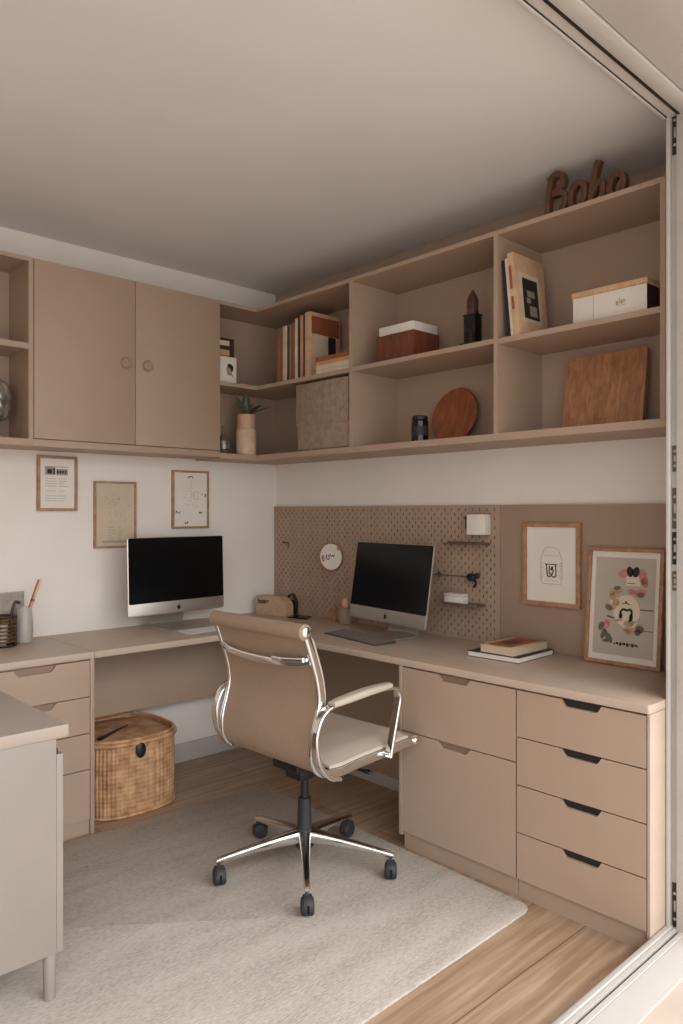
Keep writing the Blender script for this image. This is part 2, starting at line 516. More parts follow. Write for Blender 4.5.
bp = root('desk_back_panel', 'taupe back panel standing under the right worktop beyond the chair', 'panel', (-0.1, -0.8, 0))
part('board', B().box(-0.118, -0.100, -1.482, -0.002, 0.056, ZU - 0.001), 'taupe', bp, True)
part('kick_strip', B().box(-0.122, -0.100, -1.482, -0.002, 0.0, 0.056, 0.002), 'white_trim', bp, True, 'pale kick strip')

def notch_front(y0, y1, z0, z1, yc=None, wt=0.157, wb=0.117, dep=0.023, x=-0.555, th=0.018):
    """front panel in the y-z plane with a trapezoid finger notch in its top edge"""
    pts = [(y0, z0), (y1, z0), (y1, z1)]
    if yc is not None:
        c = 0.012
        pts += [(yc + wt / 2, z1), (yc + wb / 2 + 0.006, z1 - dep + 0.006), (yc + wb / 2 - 0.002, z1 - dep), (yc - wb / 2 + 0.002, z1 - dep), (yc - wb / 2 - 0.006, z1 - dep + 0.006), (yc - wt / 2, z1)]
    pts += [(y0, z1)]
    return B().prism(pts, 'x', x, x + th)

def base_unit(name, label, y0, y1, side_lo, side_hi, rows, yc, liner, wt, wb):
    r = root(name, label, 'drawer unit', (-0.28, (y0 + y1) / 2, 0))
    c = B().box(-0.536, -0.004, y0, y1, 0.0635, ZU - 0.001)
    part('carcass', c, 'taupe', r, True)
    part('plinth', B().box(-0.540, -0.30, y0, y1, 0.0, 0.063), 'taupe', r, True)
    if side_lo: part('end_panel', B().box(-0.556, -0.004, y0 - 0.0105, y0 - 0.0005, 0.0, ZU - 0.001, 0.001), 'endpanel', r, True, label='end panel toned as lit')
    if side_hi: part('side_panel', B().box(-0.556, -0.004, y1 + 0.0005, y1 + 0.017, 0.055, ZU - 0.001, 0.001), 'taupe', r, True)
    for z0, z1 in rows:
        d = part('drawer', notch_front(y0 + 0.002, y1 - 0.002, z0, z1, yc, wt, wb), 'taupe', r, True)
        lz = z1 - 0.0235
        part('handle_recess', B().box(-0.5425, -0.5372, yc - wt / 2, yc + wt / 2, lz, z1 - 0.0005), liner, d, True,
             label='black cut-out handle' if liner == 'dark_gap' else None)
    return r
base_unit('file_drawer_cabinet', 'taupe two-drawer cabinet under the right worktop with taupe cut-out handles, nearest the chair', -2.028, -1.502, False, True,
          [(0.4685, 0.7155), (0.070, 0.4645)], -1.757, 'recess', 0.157, 0.115)
base_unit('drawer_cabinet', 'taupe four-drawer cabinet with black cut-out handles at the right end of the long worktop', -2.4875, -2.030, True, False,
          [(0.5575, 0.7155), (0.3930, 0.5535), (0.2300, 0.3890), (0.070, 0.2260)], -2.270, 'dark_gap', 0.143, 0.110)

# drawer unit on the left, under the back wall
dl = root('drawer_cabinet', 'taupe drawer cabinet with its own top, left of the wicker basket', 'drawer unit', (-1.68, -0.26, 0))
XA, XB = -1.374, -1.99
part('top', slab([(XB, -0.537), (XA - 0.002, -0.537), (XA - 0.002, -0.001), (XB, -0.001)], ZU, ZW, 0.002), 'worktop', dl, True)
part('carcass', B().box(XB, XA - 0.0185, -0.5165, -0.001, 0.0605, ZU - 0.0005), 'taupe', dl, True)
part('plinth', B().box(XB, XA - 0.0185, -0.522, -0.30, 0.0, 0.060), 'taupe', dl, True)
part('side_panel', B().box(XA - 0.018, XA - 0.0005, -0.536, -0.016, 0.0, ZU - 0.0005, 0.001), 'taupe', dl, True)
for z0, z1 in ((0.5685, 0.7155), (0.4185, 0.5645), (0.2705, 0.4145), (0.064, 0.2665)):
    yc, wt, wb = -1.618, 0.170, 0.128
    # same notch shape, in the x-z plane
    pts = [(XB + 0.002, z0), (XA - 0.0205, z0), (XA - 0.0205, z1), (yc + wt / 2, z1), (yc + wb / 2 + 0.006, z1 - 0.020), (yc + wb / 2 - 0.002, z1 - 0.026),
           (yc - wb / 2 + 0.002, z1 - 0.026), (yc - wb / 2 - 0.006, z1 - 0.020), (yc - wt / 2, z1), (XB + 0.002, z1)]
    d = part('drawer', B().prism(pts, 'y', -0.535, -0.517), 'taupe', dl, True)
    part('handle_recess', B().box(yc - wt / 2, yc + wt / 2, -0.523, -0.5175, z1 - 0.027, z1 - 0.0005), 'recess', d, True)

# cream sideboard in the left foreground
sb = root('sideboard', 'cream sideboard on round legs in the left foreground, its end facing the viewer', 'sideboard', (-2.17, -1.2, 0.0))
SY0, SY1 = -1.502, -0.72
part('top', slab([(-2.46, SY0), (-1.901, SY0), (-1.901, SY1), (-2.46, SY1)], 0.716, 0.750, 0.002), 'sideboard_top', sb, True)
part('carcass', B().box(-2.45, -1.933, SY0 + 0.003, SY1 - 0.003, 0.137, 0.7155, 0.0015), 'cream', sb, True)
ym = (SY0 + SY1) / 2
for a, b_ in ((SY0 + 0.004, ym - 0.001), (ym + 0.001, SY1 - 0.004)):
    part('door', B().box(-1.9325, -1.914, a, b_, 0.138, 0.672, 0.0012), 'cream', sb, True)
part('finger_gap', B().box(-1.9327, -1.928, SY0 + 0.006, SY1 - 0.006, 0.6735, 0.688), 'dark_gap', sb, True, 'dark finger gap')
for x_, y_ in ((-1.944, -1.478), (-2.43, -1.478), (-1.944, -0.745), (-2.43, -0.745)):
    part('leg', B().lathe([(0.0145, 0.0), (0.0155, 0.002), (0.017, 0.125), (0.017, 0.1268)], (x_, y_, 0.0102), 20), 'cream', sb, True)

# rug
rp = []
for (cx, cy), (ax, ay), (bx_, by_) in (((-0.553, -0.591), (-2.6, -0.47), (-0.576, -2.108)), ((-0.576, -2.108), (-0.553, -0.591), (-2.6, -2.15)),
                                       ((-2.6, -2.15), (-0.576, -2.108), (-2.6, -0.47)), ((-2.6, -0.47), (-2.6, -2.15), (-0.553, -0.591))):
    c = Vector((cx, cy)); a = (Vector((ax, ay)) - c).normalized() * 0.05; b2 = (Vector((bx_, by_)) - c).normalized() * 0.05
    for i in range(7):
        u = i / 6
        rp.append(tuple(c + a * (1 - u) ** 2 + b2 * u ** 2))
rug = slab([(p[0], min(p[1], -0.5235) if p[0] < -1.3 else p[1]) for p in rp], 0.0005, 0.010, 0.003)
thing('rug', rug, 'rug', 'large pale beige woven rug on the wood floor under the chair', 'rug')
# ------------------------------------------------------------------ office chair (local: x forward, y to its left, origin on the rug)
ch = root('office_chair', 'beige mesh office chair with chrome frame and castors standing on the rug', 'chair', (-0.945, -1.368, 0.0102), math.radians(2.1))
HW = 0.245
RAIL = [(-0.222, 0.918), (-0.205, 0.877), (-0.184, 0.820), (-0.163, 0.757), (-0.152, 0.687), (-0.163, 0.630), (-0.180, 0.575), (-0.188, 0.525), (-0.182, 0.480),
        (-0.157, 0.447), (-0.110, 0.429), (-0.050, 0.424), (0.030, 0.430), (0.180, 0.437), (0.270, 0.444), (0.337, 0.447)]
RS = [(p.x, p.z) for p in spline([(a, 0, b) for a, b in RAIL], 5)]
def offs(path, d):
    """parallel curve of a side-view path, d towards the sitter"""
    out = []
    for i, (x, z) in enumerate(path):
        x0, z0 = path[max(i - 1, 0)]; x1, z1 = path[min(i + 1, len(path) - 1)]
        tx, tz = x1 - x0, z1 - z0
        L = math.hypot(tx, tz)
        out.append((x - tz / L * d, z + tx / L * d))
    return out
def ribbon(path, y0, y1, t0, t1, bev=0.0, seg=2):
    """closed strip of given thickness following a side-view path between y0 and y1"""
    a = offs(path, t0); c = offs(path, t1)
    b = B().prism(a + c[::-1], 'y', y0, y1)
    return b
for s in (-1, 1):
    y = s * HW
    r = part('side_rail', B().sweep([(x, y, z) for x, z in RS], rrect(0.030, 0.018, 0.006, 3), up=Vector((0.001, 1, 0))), 'chrome', ch, label='polished chrome side rail')
iN = min(range(len(RS)), key=lambda i: abs(RS[i][0] + 0.110) + abs(RS[i][1] - 0.429))
back = RS[2:iN + 2]; seat = RS[iN + 1:]
part('backrest', ribbon(back, -HW + 0.0095, HW - 0.0095, -0.006, 0.006), 'mesh', ch)
part('seat', ribbon(seat, -HW + 0.0095, HW - 0.0095, -0.006, 0.006), 'mesh', ch)
# cushions on the sitter's side
def cushion(path, y0, y1, t0, t1, nseg=10):
    """pillow-edged pad that follows a path"""
    t = bmesh.new()
    n = len(path); rows = []
    for i in range(n):
        ends = min(1.0, min(i, n - 1 - i) / 2.0)
        row = []
        for j in range(nseg + 1):
            v = j / nseg
            e = min(1.0, min(v, 1 - v) * 9.0)
            th = t0 + (t1 - t0) * (0.45 + 0.55 * math.sqrt(max(0, e))) * (0.5 + 0.5 * ends)
            row.append((v, th))
        rows.append(row)
    top = []; bot = []
    for i in range(n):
        x0, z0 = path[max(i - 1, 0)]; x1, z1 = path[min(i + 1, n - 1)]
        L = math.hypot(x1 - x0, z1 - z0)
        nx, nz = -(z1 - z0) / L, (x1 - x0) / L
        top.append([t.verts.new((path[i][0] + nx * th, y0 + (y1 - y0) * v, path[i][1] + nz * th)) for v, th in rows[i]])
        bot.append([t.verts.new((path[i][0] + nx * t0, y0 + (y1 - y0) * v, path[i][1] + nz * t0)) for v, th in rows[i]])
    for g, flip in ((top, 0), (bot, 1)):
        for i in range(n - 1):
            for j in range(nseg):
                q = (g[i][j], g[i + 1][j], g[i + 1][j + 1], g[i][j + 1])
                t.faces.new(q[::-1] if flip else q)
    for i in range(n - 1):
        for j in (0, nseg):
            t.faces.new((top[i][j], bot[i][j], bot[i + 1][j], top[i + 1][j]))
    for i in (0, n - 1):
        for j in range(nseg):
            t.faces.new((top[i][j], top[i][j + 1], bot[i][j + 1], bot[i][j]))
    bmesh.ops.recalc_face_normals(t, faces=t.faces[:])
    b = B(); b.bm.free(); b.bm = t
    return b
upper = [p for p in RS if p[1] > 0.50 and p[0] < 0][3:]
part('back_cushion', cushion(upper, -HW + 0.004, HW - 0.004, 0.0165, 0.044), 'leather', ch)
seatpath = [p for p in RS if p[0] > -0.115 and p[1] < 0.46]
part('seat_cushion', cushion(seatpath[:-2], -HW + 0.004, HW - 0.004, 0.0165, 0.046), 'leather', ch)
def roll(x, z, r, name):
    b = B().cyl((x, -HW - 0.010, z), (x, HW + 0.010, z), r, n=28, bev=0.006)
    o = part(name, b, 'mesh', ch)
    for s in (-1, 1):
        part('end_cap', B().lathe([(r * 0.70, 0), (r * 0.70, 0.004), (r * 0.55, 0.007), (r * 0.2, 0.008)], n=24,
             mtx=Matrix.Translation((x, s * (HW + 0.010), z)) @ Matrix.Rotation(-s * PI / 2, 4, 'X')), 'chrome', o, label='chrome end cap')
roll(-0.226, 0.921, 0.0275, 'head_roll')
roll(0.340, 0.446, 0.0210, 'front_roll')
# bowed chrome crossbar behind the backrest
cbp = spline([(-0.196, -HW + 0.004, 0.822), (-0.206, -0.16, 0.806), (-0.209, 0.0, 0.800), (-0.206, 0.16, 0.806), (-0.196, HW - 0.004, 0.822)], 6)
part('crossbar', B().sweep(cbp, rrect(0.010, 0.027, 0.004, 3)), 'chrome', ch, label='chrome crossbar')
part('tension_lever', B().sweep(spline([(-0.216, -0.075, 0.815), (-0.219, -0.13, 0.817), (-0.212, -0.225, 0.826)], 5), rrect(0.012, 0.018, 0.005, 3)), 'chrome', ch, label='chrome lever')
part('crossbar', B().cyl((-0.175, -HW, 0.470), (-0.175, HW, 0.470), 0.008), 'chrome', ch)
# arms
ARM = [(-0.095, 0.416), (-0.150, 0.436), (-0.190, 0.490), (-0.206, 0.560), (-0.194, 0.612), (-0.168, 0.648), (-0.120, 0.668), (-0.040, 0.673), (0.060, 0.680), (0.160, 0.681),
       (0.200, 0.668), (0.214, 0.638), (0.206, 0.600), (0.190, 0.540), (0.174, 0.480), (0.162, 0.430)]
for s in (-1, 1):
    y = s * (HW + 0.029)
    ap = spline([(a, y, b) for a, b in ARM], 5)
    ar = part('armrest', B().sweep(ap, rrect(0.014, 0.032, 0.005, 3), up=Vector((0.001, 1, 0))), 'chrome', ch, label='chrome armrest loop')
    pp = spline([(-0.128, y, 0.672), (-0.05, y, 0.680), (0.06, y, 0.688), (0.165, y, 0.690)], 7)
    part('arm_pad', B().sweep(pp, rrect(0.046, 0.026, 0.012, 4), taper=lambda u: 0.62 + 0.38 * math.sin(PI * min(1, max(0, (u * 0.92 + 0.05)))) ** 0.5), 'leather', ar, label='cream arm pad')
    part('bolt', B().cyl((0.165, s * (HW + 0.008), 0.442), (0.165, s * (HW + 0.036), 0.442), 0.010, n=16), 'chrome', ar)
    part('bolt', B().cyl((-0.120, s * (HW + 0.008), 0.421), (-0.120, s * (HW + 0.036), 0.421), 0.008, n=16), 'chrome', ar)
# mechanism, gas lift and star base
b = B()
b.box(-0.10, 0.12, -0.070, 0.070, 0.378, 0.416, 0.010).box(-0.06, 0.06, -0.045, 0.045, 0.335, 0.381, 0.012)
for s in (-1, 1):
    b.sweep([(0.10, s * 0.06, 0.395), (0.13, s * 0.15, 0.405), (0.14, s * 0.236, 0.420)], rrect(0.030, 0.020, 0.006))
mech = part('tilt_mechanism', b, 'black', ch, label='black tilt mechanism')
part('height_lever', B().tube([(0.06, -0.05, 0.385), (0.09, -0.14, 0.383), (0.10, -0.21, 0.380)], 0.006).ball((0.103, -0.222, 0.379), 0.012, 0.024, 0.008), 'black', mech)
gl = part('gas_lift', B().cyl((0, 0, 0.22), (0, 0, 0.345), 0.0145, n=24), 'black', ch, label='black gas lift')
part('gas_sleeve', B().lathe([(0.027, 0.115), (0.0265, 0.16), (0.0245, 0.250), (0.0235, 0.256), (0.016, 0.258)], n=28), 'blacksoft', gl)
part('hub', B().lathe([(0.026, 0.070), (0.034, 0.080), (0.036, 0.130), (0.032, 0.142), (0.0275, 0.146)], n=28), 'blacksoft', ch, label='dark star base hub')
for k in range(5):
    a = math.radians(15.0 + 72 * k - 2.1)
    ca, sa = math.cos(a), math.sin(a)
    def W(r_, z_): return (r_ * ca, r_ * sa, z_)
    R_ = 0.324
    t = bmesh.new()
    secs = []
    for r_, zt_, h_, w_ in ((0.028, 0.142, 0.050, 0.046), (0.10, 0.131, 0.040, 0.038), (0.20, 0.112, 0.028, 0.030), (0.290, 0.094, 0.020, 0.024), (0.327, 0.086, 0.018, 0.022), (0.335, 0.080, 0.010, 0.014)):
        prof = rrect(w_, h_, min(w_, h_) * 0.33, 3)
        secs.append([t.verts.new((r_ * ca - u * sa, r_ * sa + u * ca, zt_ - h_ / 2 + v)) for u, v in prof])
    for A_, C_ in zip(secs, secs[1:]):
        for i in range(len(A_)):
            t.faces.new((A_[i], A_[(i + 1) % len(A_)], C_[(i + 1) % len(A_)], C_[i]))
    t.faces.new(secs[0][::-1]); t.faces.new(secs[-1])
    bmesh.ops.recalc_face_normals(t, faces=t.faces[:])
    b = B(); b.bm.free(); b.bm = t
    leg = part('base_leg', b, 'chrome', ch, label='polished base leg')
    part('castor_stem', B().cyl(W(R_, 0.050), W(R_, 0.082), 0.0075, n=14), 'chrome', leg)
    # twin-wheel castor trailing in its own direction
    h = math.radians([190, 322, 245, 232, 222][k])
    cx, cy = R_ * ca + 0.018 * math.cos(h), R_ * sa + 0.018 * math.sin(h)
    wd = Vector((-math.sin(h), math.cos(h), 0))
    wh = B()
    for s in (-1, 1):
        p0 = Vector((cx, cy, 0.0302)) + wd * (s * 0.0012); p1 = p0 + wd * (s * 0.021)
        q = Vector((0, 0, 1)).rotation_difference((p1 - p0).normalized()).to_matrix().to_4x4(); q.translation = p0
        wh.lathe([(0.026, 0), (0.030, 0.003), (0.030, 0.013), (0.026, 0.019), (0.016, 0.021)], n=26, mtx=q)
    wh.cyl(Vector((cx, cy, 0.0302)) - wd * 0.01, Vector((cx, cy, 0.0302)) + wd * 0.01, 0.010, n=12)
    cowl = [Vector((cx, cy, 0.030)) + Vector((math.cos(h), math.sin(h), 0)) * (0.031 * math.cos(q_)) + Vector((0, 0, 0.033 * math.sin(q_))) for q_ in [math.radians(x) for x in range(25, 156, 13)]]
    part('castor', wh.sweep(cowl, rrect(0.030, 0.006, 0.002, 2)), 'blacksoft', leg, label='black twin castor')

# ------------------------------------------------------------------ wicker basket
bk = root('wicker_basket', 'lidded honey wicker basket on the floor under the back wall worktop', 'basket', (-1.127, -0.268, 0.0005))
def sup(a_, b_, th, e=3.0):
    c_, s_ = math.cos(th), math.sin(th)
    return (a_ * math.copysign(abs(c_) ** (2 / e), c_), b_ * math.copysign(abs(s_) ** (2 / e), s_))
def bask(a0, b0, z0, z1, rows, n, amp, grow=0.0):
    t = bmesh.new(); rings = []
    for i in range(rows + 1):
        z = z0 + (z1 - z0) * i / rows
        ring = []
        for j in range(n):
            th = 2 * PI * j / n
            par = math.sin(j * PI / 6 + (PI if i % 2 else 0))
            st = -2.4 if j % 6 == 0 else (-0.4 if j % 6 in (1, 5) else 0.3)
            k = amp * (0.55 * par + st)
            gr = 1 + grow * math.sin(PI * i / rows)
            x, y = sup((a0 + k) * gr, (b0 + k) * gr, th)
            ring.append(t.verts.new((x, y, z)))
        rings.append(ring)
    for a_, c_ in zip(rings, rings[1:]):
        for j in range(n):
            t.faces.new((a_[j], a_[(j + 1) % n], c_[(j + 1) % n], c_[j]))
    t.faces.new(rings[0][::-1]); t.faces.new(rings[-1])
    b = B(); b.bm.free(); b.bm = t
    return b
AX, BY = 0.220, 0.222
part('body', bask(AX, BY, 0.004, 0.312, 40, 372, 0.0022, 0.015), 'wicker', bk, angle=1.4)
def braid(a_, b_, z, r, k=60):
    pts = [(*sup(a_, b_, 2 * PI * i / 240), z + 0.0016 * math.sin(2 * PI * i / 240 * k)) for i in range(240)]
    return B().tube(pts, r, 8, closed=True)
part('rim', braid(AX + 0.004, BY + 0.004, 0.316, 0.010), 'wicker', bk)
part('base_rim', braid(AX + 0.001, BY + 0.001, 0.009, 0.008), 'wicker', bk)
lid = B()
t = bmesh.new(); rings = []
NL = 26
for i in range(NL + 1):
    f = i / NL
    z = 0.316 + 0.014 * (1 - f ** 2) + 0.0018 * (i % 2)
    rings.append([t.verts.new((*sup((AX - 0.006) * f + 0.0005, (BY - 0.006) * f + 0.0005, 2 * PI * j / 160), z + 0.001 * math.sin(j * PI / 2 + i * PI))) for j in range(160)])
for a_, c_ in zip(rings, rings[1:]):
    for j in range(160):
        t.faces.new((a_[j], a_[(j + 1) % 160], c_[(j + 1) % 160], c_[j]))
t.faces.new(rings[0])
bmesh.ops.recalc_face_normals(t, faces=t.faces[:])
lid.bm.free(); lid.bm = t
ld = part('lid', lid, 'wicker', bk, angle=1.4)
part('lid_rim', braid(AX - 0.004, BY - 0.004, 0.332, 0.008), 'wicker', ld)
part('lid_slot', B().sweep(spline([(-0.150, -0.105, 0.331), (-0.09, -0.072, 0.3335), (-0.02, -0.030, 0.3345), (0.045, 0.006, 0.334)], 6), rrect(0.016, 0.006, 0.002), taper=lambda u: 1.5 - u * 1.1), 'dark_gap', ld, label='dark gap in the lid')
part('latch_button', B().lathe([(0.018, -0.004), (0.022, 0.0), (0.023, 0.008), (0.017, 0.013), (0.006, 0.015)], n=28,
     mtx=Matrix.Translation((-0.018, -BY - 0.006, 0.285)) @ Matrix.Rotation(PI / 2, 4, 'X') @ Matrix.Diagonal((1.0, 1.45, 1, 1))), 'black', bk, label='black oval button')
# ------------------------------------------------------------------ desktop computers (local: screen faces -y, origin on the desk under the screen)
def computer(label, loc, rz, w, gap, tilt, foot):
    r = root('desktop_computer', label, 'computer', loc, rz, 'silver all-in-one computers')
    h = w * 0.655
    T = Matrix.Translation((0, 0, gap)) @ Matrix.Rotation(-tilt, 4, 'X')
    # shell: rounded front edge, bulging back
    t = bmesh.new(); rings = []
    for k, (d, ins, rr) in enumerate(((-0.0045, 0.002, 0.010), (-0.003, 0.0, 0.011), (0.002, 0.0, 0.011), (0.010, 0.012, 0.02), (0.020, 0.05, 0.04), (0.030, 0.105, 0.05), (0.035, 0.155, 0.02))):
        ww, hh = w - 2 * ins, h - 2 * ins
        rr = min(rr, ww / 2.01, hh / 2.01)
        rings.append([t.verts.new((u, d, h / 2 + v)) for u, v in rrect(ww, hh, rr, 6)])
    for a_, c_ in zip(rings, rings[1:]):
        for i in range(len(a_)):
            t.faces.new((a_[i], a_[(i + 1) % len(a_)], c_[(i + 1) % len(a_)], c_[i]))
    t.faces.new(rings[0][::-1]); t.faces.new(rings[-1])
    bmesh.ops.recalc_face_normals(t, faces=t.faces[:])
    b = B(); b.bm.free(); b.bm = t
    shell = part('shell', b.xf(T), 'aluminium', r, angle=0.9)
    chin = h * 0.158
    b = B().prism([(u, (h + chin) / 2 + v) for u, v in rrect(w - 0.007, h - chin - 0.005, 0.008, 5)], 'y', -0.0062, -0.0040)
    part('display', b.xf(T), 'screen', r, label='black switched-off display')
    # fruit emblem on the chin
    q = []
    for i in range(40):
        a = 2 * PI * i / 40
        rad = 0.0115 * (1 - 0.10 * math.cos(2 * a) ** 2 - (0.22 if abs(a - PI / 2) < 0.35 else 0) * (1 - abs(a - PI / 2) / 0.35) - (0.12 if abs(a - 3 * PI / 2) < 0.3 else 0) * (1 - abs(a - 3 * PI / 2) / 0.3))
        x_, z_ = rad * math.cos(a), rad * 1.02 * math.sin(a)
        if x_ > 0 and (x_ - 0.0135) ** 2 + (z_ - 0.002) ** 2 < 0.0056 ** 2:
            x_ = 0.0135 - math.sqrt(max(0, 0.0056 ** 2 - (z_ - 0.002) ** 2))
        q.append((x_, chin * 0.50 + z_ - 0.001))
    b = B().prism(q, 'y', -0.0053, -0.0044)
    lf = [(0.0015 + 0.0052 * s_ * math.cos(0.9) - 0.0020 * n_ * math.sin(0.9), chin * 0.50 + 0.0115 + 0.0052 * s_ * math.sin(0.9) + 0.0020 * n_ * math.cos(0.9))
          for s_, n_ in ((0, 0), (0.5, -1), (1, -0.4), (1.2, 0), (1, 0.4), (0.5, 1))]
    b.prism(lf, 'y', -0.0053, -0.0044)
    part('logo', b.xf(T), 'black', shell, label='dark fruit logo')
    part('camera_dot', B().prism([(0.0015 * math.cos(2 * PI * i / 12), h - 0.012 + 0.0015 * math.sin(2 * PI * i / 12)) for i in range(12)], 'y', -0.0066, -0.006).xf(T), 'keybase', shell)
    # bent sheet stand
    sw = w * 0.37
    path = [(p_.x, p_.z) for p_ in spline([(0.040, 0, gap + h * 0.42), (0.075, 0, gap + h * 0.22), (0.108, 0, 0.034), (0.104, 0, 0.012), (0.080, 0, 0.0045), (0.0, 0, 0.0040), (foot, 0, 0.0035)], 6)]
    part('stand', B().prism(offs(path, -0.003) + offs(path, 0.003)[::-1], 'x', -sw / 2, sw / 2), 'aluminium', r)
    return r
computer('silver computer with a black screen on the back wall worktop, left of the chair', (-0.7764, -0.1985, 0.7502), math.radians(5.6), 0.579, 0.0735, math.radians(1.45), -0.085)
computer('silver computer with a black screen in front of the pegboards on the right worktop', (-0.240, -1.112, 0.7502), math.radians(171.8 - 270), 0.562, 0.066, math.radians(8.5), -0.034)

def keyboard(label, loc, rz, L, W, mb, mk_):
    r = root('keyboard', label, 'keyboard', loc, rz, 'computer keyboards')
    t = B().prism([(-W / 2, 0.0), (W / 2, 0.0), (W / 2, 0.012), (-W / 2, 0.0045)], 'x', -L / 2, L / 2)
    bo = part('body', t, mb, r)
    k = B()
    rows = 6; n = 18
    for i in range(rows):
        y = -W / 2 + 0.010 + i * (W - 0.018) / rows
        z = 0.0045 + (y + W / 2) / W * 0.0075
        j = 0; x = -L / 2 + 0.008
        step = (L - 0.014) / n
        while j < n:
            wd = 5 if (i == 0 and j == 4) else 1
            k.box(x + 0.0012, x + step * wd - 0.0012, y, y + (W - 0.018) / rows - 0.003, z - 0.0005, z + 0.0030, 0.0008, 1)
            x += step * wd; j += wd
    part('keys', k, mk_, r, label='keycaps')
    return r
M['keydark'] = paint('dark_keyboard_body', (84, 78, 74), 0.4, 0.4)
M['keysgrey'] = paint('grey_keycaps', (122, 114, 107), 0.5)
keyboard('slim dark grey keyboard with grey keys before the computer on the right worktop', (-0.352, -1.052, 0.7502), math.radians(-99), 0.400, 0.116, 'keydark', 'keysgrey')
keyboard('slim silver keyboard before the computer on the back wall worktop', (-0.690, -0.400, 0.7502), math.radians(4), 0.40, 0.116, 'aluminium', 'keys')

# ------------------------------------------------------------------ framed prints
def frame(name, label, P0, rz, lean, w, h, fw, depth, mat='oak', paper='paper', group=None):
    """picture frame; local x to the viewer's right, z up, facing -y, origin at bottom centre back"""
    r = root(name, label, 'picture frame', P0, rz, group)
    T = Matrix.Rotation(-lean, 4, 'X')
    def TB(b): return b.xf(T)
    b = B()
    b.box(-w / 2, w / 2, -depth, 0, 0, fw, 0.0012).box(-w / 2, w / 2, -depth, 0, h - fw, h, 0.0012)
    b.box(-w / 2, -w / 2 + fw, -depth, 0, fw, h - fw, 0.0012).box(w / 2 - fw, w / 2, -depth, 0, fw, h - fw, 0.0012)
    part('frame', TB(b), mat, r, label='oak frame')
    p = part('print', TB(B().box(-w / 2 + fw, w / 2 - fw, -depth * 0.55, -0.001, fw, h - fw)), paper, r)
    return r, p, TB, -depth * 0.55
def marks(TB, polys, y, lift=0.0006):
    b = B()
    for q in polys:
        b.prism(q, 'y', y - lift, y + 0.0002)
    return TB(b)
def rc(x0, x1, z0, z1): return [(x0, z0), (x1, z0), (x1, z1), (x0, z1)]
def disc(x, z, rx, rz_=None, n=18, a0=0.0):
    rz_ = rx if rz_ is None else rz_
    out = []
    for i in range(n):
        a = 2 * PI * i / n
        u, v = rx * math.cos(a), rz_ * math.sin(a)
        out.append((x + u * math.cos(a0) - v * math.sin(a0), z + u * math.sin(a0) + v * math.cos(a0)))
    return out
def stroke(pts, w):
    """polyline as a list of thin quads"""
    out = []
    for (x0, z0), (x1, z1) in zip(pts, pts[1:]):
        L = math.hypot(x1 - x0, z1 - z0) or 1e-6
        nx, nz = -(z1 - z0) / L * w / 2, (x1 - x0) / L * w / 2
        out.append([(x0 - nx, z0 - nz), (x1 - nx, z1 - nz), (x1 + nx, z1 + nz), (x0 + nx, z0 + nz)])
    return out
rnd = random.Random(3)
# left print: a small picture strip over lines of text
r, p, TB, y = frame('picture_frame', 'oak-framed print with a dark picture strip over text, leftmost on the back wall', (-1.311, -0.001, 1.331), 0, 0, 0.190, 0.258, 0.013, 0.016, group='framed prints on the back wall')
part('picture_strip', marks(TB, [rc(-0.060, -0.010, 0.168, 0.205), rc(-0.006, 0.050, 0.168, 0.198)], y), 'inkgrey', p, label='grey picture strip')
part('picture_detail', marks(TB, [rc(-0.048, -0.026, 0.174, 0.196), rc(-0.020, -0.012, 0.172, 0.200)] + [rc(-0.002 + i * 0.012, 0.006 + i * 0.012, 0.176, 0.190) for i in range(4)] + [rc(-0.06, 0.052, 0.206, 0.208)], y - 0.0006), 'ink', p, label='dark picture detail')
L_ = []
for i in range(10):
    z = 0.150 - i * 0.0115
    if i in (4, 6): continue
    L_ += [rc(-0.058, -0.058 + 0.05 + rnd.random() * 0.012, z, z + 0.0022), rc(0.006, 0.030 + rnd.random() * 0.024, z, z + 0.0022)]
part('text_lines', marks(TB, L_, y), 'inkgrey', p, label='grey text lines')
# middle print: faint pencil plan on beige paper
r, p, TB, y = frame('picture_frame', 'oak-framed beige print with faint drawing, just left of the back wall computer', (-1.0195, -0.001, 1.149), 0, 0, 0.223, 0.328, 0.010, 0.016, paper='oldpaper', group='framed prints on the back wall')
L_ = []
for i in range(46):
    a = rnd.random() * 2 * PI; q = rnd.random() ** 0.6
    x, z = 0.075 * q * math.cos(a), 0.20 + 0.085 * q * math.sin(a)
    L_ += stroke([(x, z), (x + rnd.uniform(-0.018, 0.018), z + rnd.uniform(-0.012, 0.012))], 0.0014)
for i in range(9):
    z = 0.10 - i * 0.008
    L_ += [rc(-0.04, -0.04 + 0.02 + rnd.random() * 0.03, z, z + 0.0018), rc(0.012, 0.022 + rnd.random() * 0.025, z, z + 0.0018)]
L_ += [rc(-0.066 + i * 0.011, -0.058 + i * 0.011, 0.024, 0.036) for i in range(12)]
part('drawing', marks(TB, L_, y), 'inklight', p, label='faint drawing')
